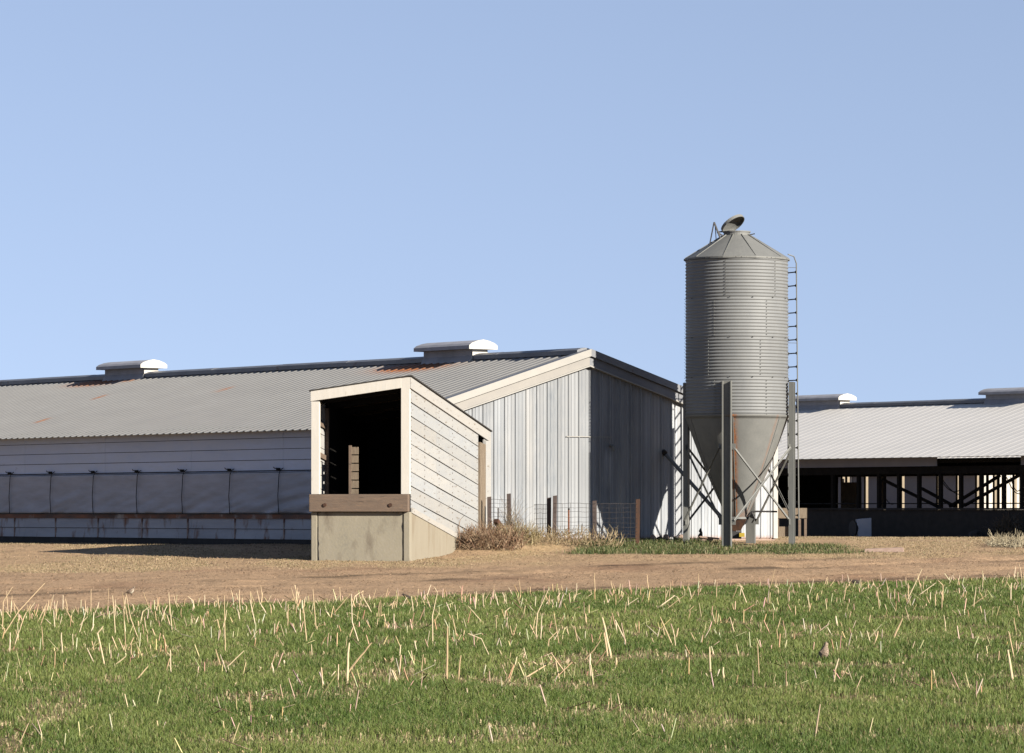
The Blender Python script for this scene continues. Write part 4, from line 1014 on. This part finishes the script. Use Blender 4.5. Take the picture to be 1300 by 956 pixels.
# ------------------------------------------------------------------ wooden platform and pale box near barn two
Yp = 108.0; p0 = P(1004, 681, Yp); gzv = g1(p0.x, p0.y)
pl = empty('wooden_platform', 'weathered wooden loading platform behind the right bin leg', 'platform', (p0.x, p0.y, gzv))
zt_ = CZ-(645-HY)/F*Yp
b = MB()
for i in range(5): b.box(-.42, .42, -.3+i*.2, -.115+i*.2, zt_-.04, zt_+.0)
b.box(-.42, .42, -.325, -.303, zt_-.28, zt_-.003); b.build('deck', M['post_wood'], pl, zoff=gzv)
for xx in (-.38, -.02, .22, .38):
    MB().box(xx-.035, xx+.035, -.30, -.23, gzv-.1, zt_-.045).build('leg', M['raw_wood'], pl, zoff=gzv)
MB().box(-.38, -.05, -.2, .2, gzv, gzv+.3).build('crate', M['post_wood'], pl, zoff=gzv)
Yb = 113.9; p0 = P(1096, 679, Yb); gzv = g1(p0.x, p0.y)
bx = empty('fan_housing', 'pale box with a dark round mouth at the far barn wall', 'fan housing', (p0.x, p0.y, gzv))
b = MB(); h_ = .55
b.hexa([(-.18, -.2, 0+gzv), (.22, -.2, gzv), (.22, .2, gzv), (-.18, .2, gzv)], [(-.21, -.2, gzv+h_-.04), (.22, -.2, gzv+h_), (.22, .2, gzv+h_), (-.21, .2, gzv+h_-.04)])
b.build('box', M['white_plastic'], bx, zoff=gzv, bevel=.015)
b = MB(); b.tube([(-.19, -.0, gzv+.24), (-.27, -.04, gzv+.24), (-.32, -.06, gzv+.24)], [.17, .21, .24], 20); b.build('mouth', M['black'], bx, zoff=gzv)

# ------------------------------------------------------------------ stubble stalks
def stalk_mesh(pts, r, kink=True, tone=(.66, .52, .30)):
    """pts relative to the base, a tapered stem with node swellings"""
    b = MB(); rs = []; n = len(pts); dense = []
    for i in range(n-1):
        a, c = Vector(pts[i]), Vector(pts[i+1]); m = 4
        for k in range(m): 
            f = k/m; dense.append((a.lerp(c, f), 1+(.22 if k == 0 and i > 0 else 0)))
    dense.append((Vector(pts[-1]), .8))
    N_ = len(dense)
    ps = [d[0]+Vector((random.uniform(-1, 1), random.uniform(-1, 1), 0))*r*.35 for d in dense]
    rs = [r*d[1]*(1-.35*i/N_) for i, d in enumerate(dense)]
    b.tube(ps, rs, 6, tint=tone); return b
def straw_build(b, name, loc_):
    me = bpy.data.meshes.new(name); me.from_pydata(b.v, [], b.f); me.update()
    at = me.color_attributes.new('tone', 'FLOAT_COLOR', 'POINT'); at.data.foreach_set('color', np.array([(*t, 1) for t in b.c], dtype=np.float32).ravel())
    me.materials.append(M['straw']); o = bpy.data.objects.new(name, me); C.objects.link(o); o.location = loc_; return o
ST = [ # pixel polylines of single stems: (points, relative thickness, label or None)
 ([(134,847),(124,804),(131,795)],1.1,'straw stalk kinked at its top, rising beside a lying stem near the left'),
 ([(136,848),(160,833)],1.1,'stem lying against the foot of the kinked left stalk'),
 ([(166,866),(188,846)],1.0,'slanted stem at the bottom edge left of the dry leaf litter'),
 ([(160,825),(157,776)],.7,None),([(178,814),(166,786),(160,753)],.8,'tall bent stalk standing up against the dirt track on the left'),
 ([(147,808),(143,756)],.8,None),([(136,786),(138,746)],.6,None),([(219,805),(214,753)],.8,'tall upright stalk crossing the track edge left of the concrete base'),
 ([(286,831),(285,756)],.7,'longest upright thin stalk in the left part of the field'),([(326,799),(317,761)],.9,None),([(55,826),(53,795)],.8,None),
 ([(281,846),(274,824)],1.0,None),([(280,850),(310,826)],.9,None),([(217,861),(216,825)],.8,None),([(207,807),(214,819),(205,827)],.8,None),
 ([(3,802),(4,764),(16,745)],.8,'bent stalk at the left edge of the picture reaching the track'),([(0,809),(23,776),(56,740)],.8,'long arching stalk leaning right at the left edge'),
 ([(70,800),(68,775)],.8,None),([(24,813),(22,790)],.6,None),([(99,805),(111,770)],.7,None),([(62,782),(68,755)],.6,None),
 ([(440,868),(443,816)],1.7,'thick upright stalk crossing a slanted one at the bottom centre left'),([(431,864),(452,840),(472,816)],1.4,'thick slanted stalk leaning right across the upright one'),
 ([(567,868),(568,795)],1.5,'tall thick upright stalk alone at the bottom centre'),([(581,863),(585,832)],1.2,'shorter stalk just right of the tall thick central one'),
 ([(508,866),(499,851)],1.1,None),([(419,781),(445,754)],.9,'slanting stem forming the left side of an A shape at the track'),([(457,817),(447,789),(446,754)],.9,None),
 ([(475,781),(459,754)],1.0,'stem leaning left beside the A-shaped pair at the track edge'),([(390,818),(385,769)],.9,None),([(402,802),(397,748)],.8,None),
 ([(365,800),(366,769)],.9,None),([(549,820),(549,781),(555,754)],.9,'tall two-piece stalk bent slightly right near the field centre'),([(501,804),(500,779)],1.0,None),
 ([(581,812),(574,781)],.8,None),([(625,836),(611,811),(594,804)],.7,None),([(617,792),(594,769)],.7,None),([(397,837),(395,818)],.8,None),
 ([(349,860),(345,842)],1.2,None),([(360,846),(361,838)],1.8,None),([(408,867),(408,847)],.9,None),([(412,864),(426,852)],1.1,None),
 ([(777,837),(765,784)],1.7,'thickest leaning stalk right of the field centre'),([(772,835),(767,803)],1.5,'thick short stalk close beside the thickest leaning one'),
 ([(798,818),(781,787)],1.0,None),([(750,864),(749,830)],1.5,'thick pale stump at the bottom edge below the thick leaning pair'),([(783,850),(782,835)],1.7,None),
 ([(655,863),(693,845)],1.2,'long pale stem lying low towards the right at the bottom'),([(721,855),(699,828)],1.2,'stem leaning left over a patch of dead leaves'),
 ([(736,841),(754,825),(763,812)],.9,None),([(680,815),(682,779),(697,747)],.9,'tall stalk bending right towards the track right of centre'),([(686,817),(688,779)],.8,None),
 ([(711,822),(703,779)],.8,None),([(696,825),(697,812),(708,801)],.8,None),([(745,793),(743,779)],1.5,None),([(830,773),(857,756)],1.2,'pale stem lying slanted near the track below the bin'),
 ([(840,775),(868,756)],.9,None),([(787,771),(810,759)],.9,None),([(792,781),(795,764)],.8,None),([(868,779),(881,769)],.9,None),([(870,779),(885,774)],.9,None),
 ([(856,821),(838,783)],1.0,'long thin stalk leaning left below the lying stems'),([(857,813),(861,797)],1.3,None),([(886,817),(877,803)],.8,None),([(833,821),(826,806)],.8,None),
 ([(902,858),(901,821)],1.3,'upright brown stalk with a short stub at its foot, below the bin'),([(903,863),(896,855)],1.4,None),([(919,868),(918,847)],1.6,'T-shaped stub at the bottom edge below the bin'),
 ([(909,846),(927,845)],1.6,None),([(964,863),(962,817)],.9,'thin upright stalk right of the T-shaped stub'),([(937,837),(952,842)],1.2,None),([(939,834),(935,818)],.8,None),
 ([(833,846),(843,853)],1.9,None),([(950,768),(939,741)],1.0,None),([(932,778),(930,766)],.9,None),([(845,768),(845,746)],.7,None),([(967,804),(977,811)],1.1,None),
 ([(1287,868),(1280,825)],1.8,'thick leaning stalk at the right edge of the picture'),([(1131,813),(1146,785)],1.7,'thick short stalk leaning right in the right field'),
 ([(1108,820),(1115,801)],1.5,'short thick stalk leaning right above the dead leaf'),([(1056,859),(1065,836)],1.1,'thin stalk leaning right below the perched bird'),([(1064,797),(1061,782)],1.7,None),
 ([(1101,794),(1105,781)],1.6,None),([(1070,764),(1075,741)],1.1,None),([(1117,775),(1113,745)],.8,None),([(1149,765),(1171,722)],1.0,'tallest stalk leaning right across the track on the right'),
 ([(1153,764),(1153,740)],1.1,None),([(1158,759),(1188,740)],.9,'long stem slanting low beside the tallest right stalk'),([(1197,764),(1197,743),(1191,737)],1.0,None),([(1224,773),(1254,754)],.8,None),
 ([(1291,806),(1287,784)],.9,None),([(1295,787),(1291,768)],1.0,None),([(985,802),(991,784)],.9,None),([(1028,776),(1026,755)],.9,None),([(998,761),(1002,745)],.9,None),
 ([(1188,771),(1187,754)],1.1,None),([(1187,863),(1185,850)],1.3,None),([(1283,764),(1284,740)],1.2,None),([(1235,775),(1239,745)],.9,None),([(1183,771),(1176,757)],.9,None),([(1010,784),(1010,769)],1.0,None)]
tones = [(.50, .37, .22), (.54, .43, .27), (.40, .29, .17), (.58, .47, .32)]
gen_label = 'slender straw-coloured stubble stalk among many in the green wheat'
for pts, th, lab in ST:
    x0, y0 = ground_at(pts[0][0], pts[0][1]); z0 = g1(x0, y0)
    q = [Vector((0, 0, -.03))]
    yy = y0
    for (px, py) in pts[1:]:
        w = P(px, py, yy); dzh = w.z-z0
        q.append(Vector((w.x-x0, 0, dzh)))
    # give each lean a share in depth too
    dd = random.uniform(-.35, .35)
    for k in range(1, len(q)): q[k].y = dd*abs(q[k].x)
    tn = random.choice(tones)
    o = straw_build(stalk_mesh(q, .0062*th*(.7+.3*y0/35), tone=tn), 'stubble_stalk', (x0, y0, z0))
    tag(o, lab or gen_label, 'stalk', 'stubble stalks in the wheat field')
# further single stalks
protos = []
for i in range(8):
    h = .24; q = [Vector((0, 0, -.03)), Vector((random.uniform(-.05, .05), 0, h*random.uniform(.5, .7)))]
    q.append(q[-1]+(Vector((random.uniform(-.09, .09), random.uniform(-.05, .05), h*random.uniform(-.1, .4))) if i in (1, 4) else (q[1]-q[0])*.5+Vector((random.uniform(-.012, .012), 0, 0))))
    protos.append(q)
made = []
for i in range(200):
    px = random.uniform(0, 1300); 
    if i < 145:
        e = float(field_edge(np.array([(px-650)/F*54]))[0]); Yq = e-abs(random.gauss(0, 4.5))-.2
        if px > 560 and random.random() < .35: px = random.uniform(0, 560)
    else:
        Yq = random.uniform(34, 56)
        if px > 650 and random.random() < .5: px = random.uniform(0, 650)
    x0 = (px-CX)/F*Yq
    if Yq > float(field_edge(np.array([x0]))[0])-.1: Yq = float(field_edge(np.array([x0]))[0])-.3; x0 = (px-CX)/F*Yq
    z0 = g1(x0, Yq)
    if i < 8: o = straw_build(stalk_mesh(protos[i], .0055, tone=tones[i % 4]), 'stubble_stalk', (x0, Yq, z0)); made.append(o)
    else: o = made[i % 8].copy(); C.objects.link(o); o.location = (x0, Yq, z0)
    s = random.uniform(.35, 1.15); o.scale = (1.1, 1.1, s); o.rotation_euler = (random.gauss(0, .15), random.gauss(0, .28), random.uniform(0, 6.28))
    tag(o, gen_label, 'stalk', 'stubble stalks in the wheat field')
# the remaining broken stubble
V_ = []; F_ = []; T_ = []
spots_ = []
for i in range(900):
    Yc_ = 22.5+45*random.random()**.8; xc_ = random.uniform(-.14, .14)*Yc_; e = float(54.6+1.18*xc_-.0175*xc_*xc_)
    if i % 8 == 0: Yc_ = e-random.random()**2*5
    if random.random() > (1.0 if xc_ < 1 else .62)*(1.0 if Yc_ > 36 else .55): continue
    for j in range(random.choice((1, 2, 2, 3, 4, 5, 7))): spots_.append((xc_+random.gauss(0, .13), Yc_+random.gauss(0, .2)))
for (x0, Yq) in spots_:
    e = float(54.6+1.18*x0-.0175*x0*x0)
    if Yq > e-.1: continue
    z0 = g1(x0, Yq); h = random.uniform(.04, .17); lay = random.random() < .3
    d = Vector((random.gauss(0, .3), random.gauss(0, .2), 1)).normalized()*h if not lay else Vector((random.uniform(-1, 1), random.uniform(-.6, .6), random.uniform(.05, .4))).normalized()*h*1.5
    p0 = Vector((x0, Yq, z0)); w = random.uniform(.003, .0065)*(.75+.25*Yq/35)*1.1; c = random.choice(tones); c = tuple(k*random.uniform(.7, 1.05) for k in c)
    o_ = len(V_)
    for q, ww in ((p0, w), (p0+d, w*.8)):
        for k in range(4): V_.append((q.x+ww*math.cos(k*PI/2), q.y+ww*math.sin(k*PI/2), q.z+(ww if lay and k % 2 else 0))); T_.append(c)
    for k in range(4): F_.append((o_+k, o_+(k+1) % 4, o_+4+(k+1) % 4, o_+4+k))
o = fast_mesh('stubble', np.array(V_), np.array(F_), M['straw'], np.array(T_)); o['kind'] = 'stuff'; o['label'] = 'small broken stubble scattered through the wheat field'; o['category'] = 'stubble'
# dead leaf clump near the bird
def leaf_clump(px, py, label, w=.16, n=16):
    x0, y0 = ground_at(px, py); z0 = g1(x0, y0); b = MB()
    for i in range(n):
        a = random.uniform(0, 2*PI); p = Vector((random.uniform(-w, w)*.5, random.uniform(-w, w)*.4, random.uniform(0, .02)))
        d = Vector((math.cos(a), math.sin(a)*.6, random.uniform(.1, .8))).normalized(); L_ = random.uniform(.04, .1); s = d.cross(Vector((0, 0, 1))).normalized()*random.uniform(.008, .018)
        c = random.choice([(.40, .27, .16), (.46, .35, .22), (.27, .17, .10)])
        b.add([p-s*.4, p+s*.4, p+d*L_*.5+s, p+d*L_*.5-s, p+d*L_], [(0, 1, 2, 3), (3, 2, 4)], c)
    o = straw_build(b, 'dead_leaves', (x0, y0, z0)); tag(o, label, 'leaves')
leaf_clump(1077, 860, 'curled orange-brown dead leaf near the bottom edge under the perched bird', .13, 20)
leaf_clump(840, 815, 'small tan leaf scrap in the wheat right of the field centre', .10, 10)
leaf_clump(493, 843, 'tan leaf scrap in the wheat at the bottom centre', .12, 10)
leaf_clump(697, 846, 'wide patch of brown dead leaves by the lying stem', .5, 60)
leaf_clump(195, 838, 'brown leaf litter patch at the bottom left', .3, 40)
leaf_clump(25, 830, 'scattered brown leaves at the far left of the field', .4, 40)

# ------------------------------------------------------------------ birds
def bird(px, py, size, face, pitch, label, mats=('feather', 'feather_pale', 'feather_dark'), sunk=0, Yfix=None):
    """body runs along +x, size = body length"""
    x0, y0 = ground_at(px, py); z0 = g1(x0, y0)
    r = empty('bird', label, 'bird', (x0, y0, z0), face)
    L_ = size; cp, sp = math.cos(pitch), math.sin(pitch)
    prof = [(-.62, .0, .012), (-.45, .01, .05), (-.30, .02, .13), (-.12, .02, .20), (.05, .03, .225), (.20, .07, .20), (.31, .14, .135), (.37, .20, .115), (.43, .235, .115), (.48, .24, .085), (.52, .235, .02)]
    def tr(x, z): return (x*cp-z*sp)*L_, (x*sp+z*cp)*L_
    hgt = .30*L_-sunk
    b = MB(); n = 14; vs = []; fs = []
    for (x, z, rad) in prof:
        for k in range(n):
            a = 2*PI*k/n; xx, zz = tr(x, z+rad*math.sin(a)*1.0); vs.append((xx, rad*math.cos(a)*.85*L_, zz+hgt))
    for j in range(len(prof)-1):
        for k in range(n): fs.append((j*n+k, j*n+(k+1) % n, (j+1)*n+(k+1) % n, (j+1)*n+k))
    fs += [tuple(range(n))[::-1], tuple(range((len(prof)-1)*n, len(prof)*n))]
    b.add(vs, fs); b.build('body', M[mats[0]], r, smooth=True)
    b = MB(); vs = []
    for (x, z, rad) in [(-.22, -.0, .14), (-.05, .0, .205), (.12, .03, .215), (.26, .10, .16), (.33, .16, .11)]:
        for k in range(7):
            a = PI+PI*(k+1)/8; xx, zz = tr(x+.012, z+rad*math.sin(a)*1.05-.004); vs.append((xx, rad*math.cos(a)*.88*L_, zz+hgt))
    fs = [(j*7+k, j*7+k+1, (j+1)*7+k+1, (j+1)*7+k) for j in range(4) for k in range(6)]
    b.add(vs, fs); b.build('breast', M[mats[1]], r, smooth=True)
    for sg in (-1, 1):
        b = MB(); vs = []
        for (x, z0_, z1_, o_) in [(.18, .02, .14, .18), (.0, -.04, .17, .205), (-.2, -.02, .13, .16), (-.42, .02, .08, .085), (-.66, .01, .03, .03)]:
            for z_ in (z0_, z1_):
                xx, zz = tr(x, z_); vs += [(xx, sg*o_*L_, zz+hgt), (xx, sg*(o_-.03)*L_, zz+hgt)]
        fs = []
        for j in range(4):
            a = j*4; c = a+4
            fs += [(a, c, c+2, a+2), (a+1, a+3, c+3, c+1), (a, a+1, c+1, c), (a+2, c+2, c+3, a+3)]
        b.add(vs, fs+[(0, 2, 3, 1), (16, 17, 19, 18)]); b.build('wing', M[mats[2]], r)
    b = MB(); xx, zz = tr(.50, .235); x2, z2 = tr(.62, .225); b.tube([(xx, 0, zz+hgt), (x2, 0, z2+hgt)], [.028*L_, .004*L_], 8); b.build('beak', M['feather_dark'], r)
    b = MB(); xx, zz = tr(-.55, .0); x2, z2 = tr(-.92, -.03)
    b.hexa([(xx, -.05*L_, zz+hgt-.01*L_), (xx, .05*L_, zz+hgt-.01*L_), (x2, .06*L_, z2+hgt-.008*L_), (x2, -.06*L_, z2+hgt-.008*L_)], [(xx, -.05*L_, zz+hgt+.015*L_), (xx, .05*L_, zz+hgt+.015*L_), (x2, .06*L_, z2+hgt), (x2, -.06*L_, z2+hgt)])
    b.build('tail', M[mats[2]], r)
    for sg in (-1, 1):
        xx, zz = tr(.03, -.12)
        b = MB(); b.tube([(xx, sg*.07*L_, zz+hgt), (xx-.03*L_, sg*.075*L_, max(.5*(zz+hgt), .005)), (xx+.01*L_, sg*.075*L_, .0)], .014*L_, 6)
        for dx, dy in ((.09, 0), (.07, .04), (.07, -.04), (-.06, 0)): b.tube([(xx+.01*L_, sg*.075*L_, .004), (xx+dx*L_, (sg*.075+dy)*L_, .004)], .008*L_, 5)
        b.build('leg', M['feather_dark'], r)
        b = MB(); ex_, ez2 = tr(.445, .265); b.lathe([(.001, ez2+hgt+.016*L_), (.015*L_, ez2+hgt), (.001, ez2+hgt-.016*L_)], 8, cx=ex_, cy=sg*.098*L_); b.build('eye', M['black'], r)
    return r
bird(1046, 838, .185, math.radians(-28), math.radians(46), 'plump brown bird sitting upright in the wheat on the right', mats=('feather', 'feather', 'feather'))
bird(166, 755, .15, math.radians(-10), math.radians(18), 'pale-breasted small bird standing on the dirt track at the left', mats=('feather', 'feather_pale', 'feather'))
bird(517, 763, .14, math.radians(170), math.radians(10), 'dark brown bird facing left at the field edge in the centre', mats=('feather_dark', 'feather', 'feather_dark'))
bird(1086, 744, .17, math.radians(175), math.radians(-12), 'brown bird bending forward with raised tail at the field edge on the right', mats=('feather_dark', 'feather_pale', 'feather_dark'))

# ------------------------------------------------------------------ light, sky, camera
AZ = math.radians(50); EL = math.radians(22.5)
Sv = Vector((math.sin(AZ)*math.cos(EL), -math.cos(AZ)*math.cos(EL), math.sin(EL)))
sl = bpy.data.lights.new('sun', 'SUN'); sl.energy = 5.0; sl.angle = math.radians(.5); sl.color = (1, .93, .82)
so = bpy.data.objects.new('sun', sl); C.objects.link(so); so.rotation_euler = Sv.to_track_quat('Z', 'Y').to_euler(); so.location = (30, 40, 30)
w = bpy.data.worlds.new('World'); sc.world = w; w.use_nodes = True; nt = w.node_tree
bg = nt.nodes['Background']; sky = nt.nodes.new('ShaderNodeTexSky'); sky.sky_type = 'NISHITA'; sky.sun_disc = False
sky.sun_elevation = EL; sky.sun_rotation = math.atan2(Sv.x, Sv.y)
sky.air_density = 1.0; sky.dust_density = 0; sky.ozone_density = 1.0; sky.altitude = 0
# look the sky up a little above each direction, so that the band over the horizon stays clear blue
tc = nt.nodes.new('ShaderNodeTexCoord'); ad = nt.nodes.new('ShaderNodeVectorMath'); ad.operation = 'ADD'; ad.inputs[1].default_value = (0, 0, .27)
nm = nt.nodes.new('ShaderNodeVectorMath'); nm.operation = 'NORMALIZE'
nt.links.new(tc.outputs['Generated'], ad.inputs[0]); nt.links.new(ad.outputs[0], nm.inputs[0]); nt.links.new(nm.outputs[0], sky.inputs[0])
nt.links.new(mixc(nt, 1.0, sky.outputs[0], (1.20, 1.00, .955), 'MULTIPLY'), bg.inputs[0]); bg.inputs[1].default_value = .0605
cam = bpy.data.cameras.new('camera'); co = bpy.data.objects.new('camera', cam); C.objects.link(co)
cam.sensor_width = 36; cam.lens = F/1300*36; cam.shift_y = (HY-478)/1300; cam.clip_end = 6000; cam.clip_start = .5
co.location = (0, 0, CZ); co.rotation_euler = (PI/2, 0, 0); sc.camera = co
sc.view_settings.view_transform = 'Standard'; sc.view_settings.look = 'None'; sc.view_settings.gamma = 1; sc.view_settings.exposure = 1.75
sc.view_settings.use_curve_mapping = False
sc.cycles.max_bounces = 6
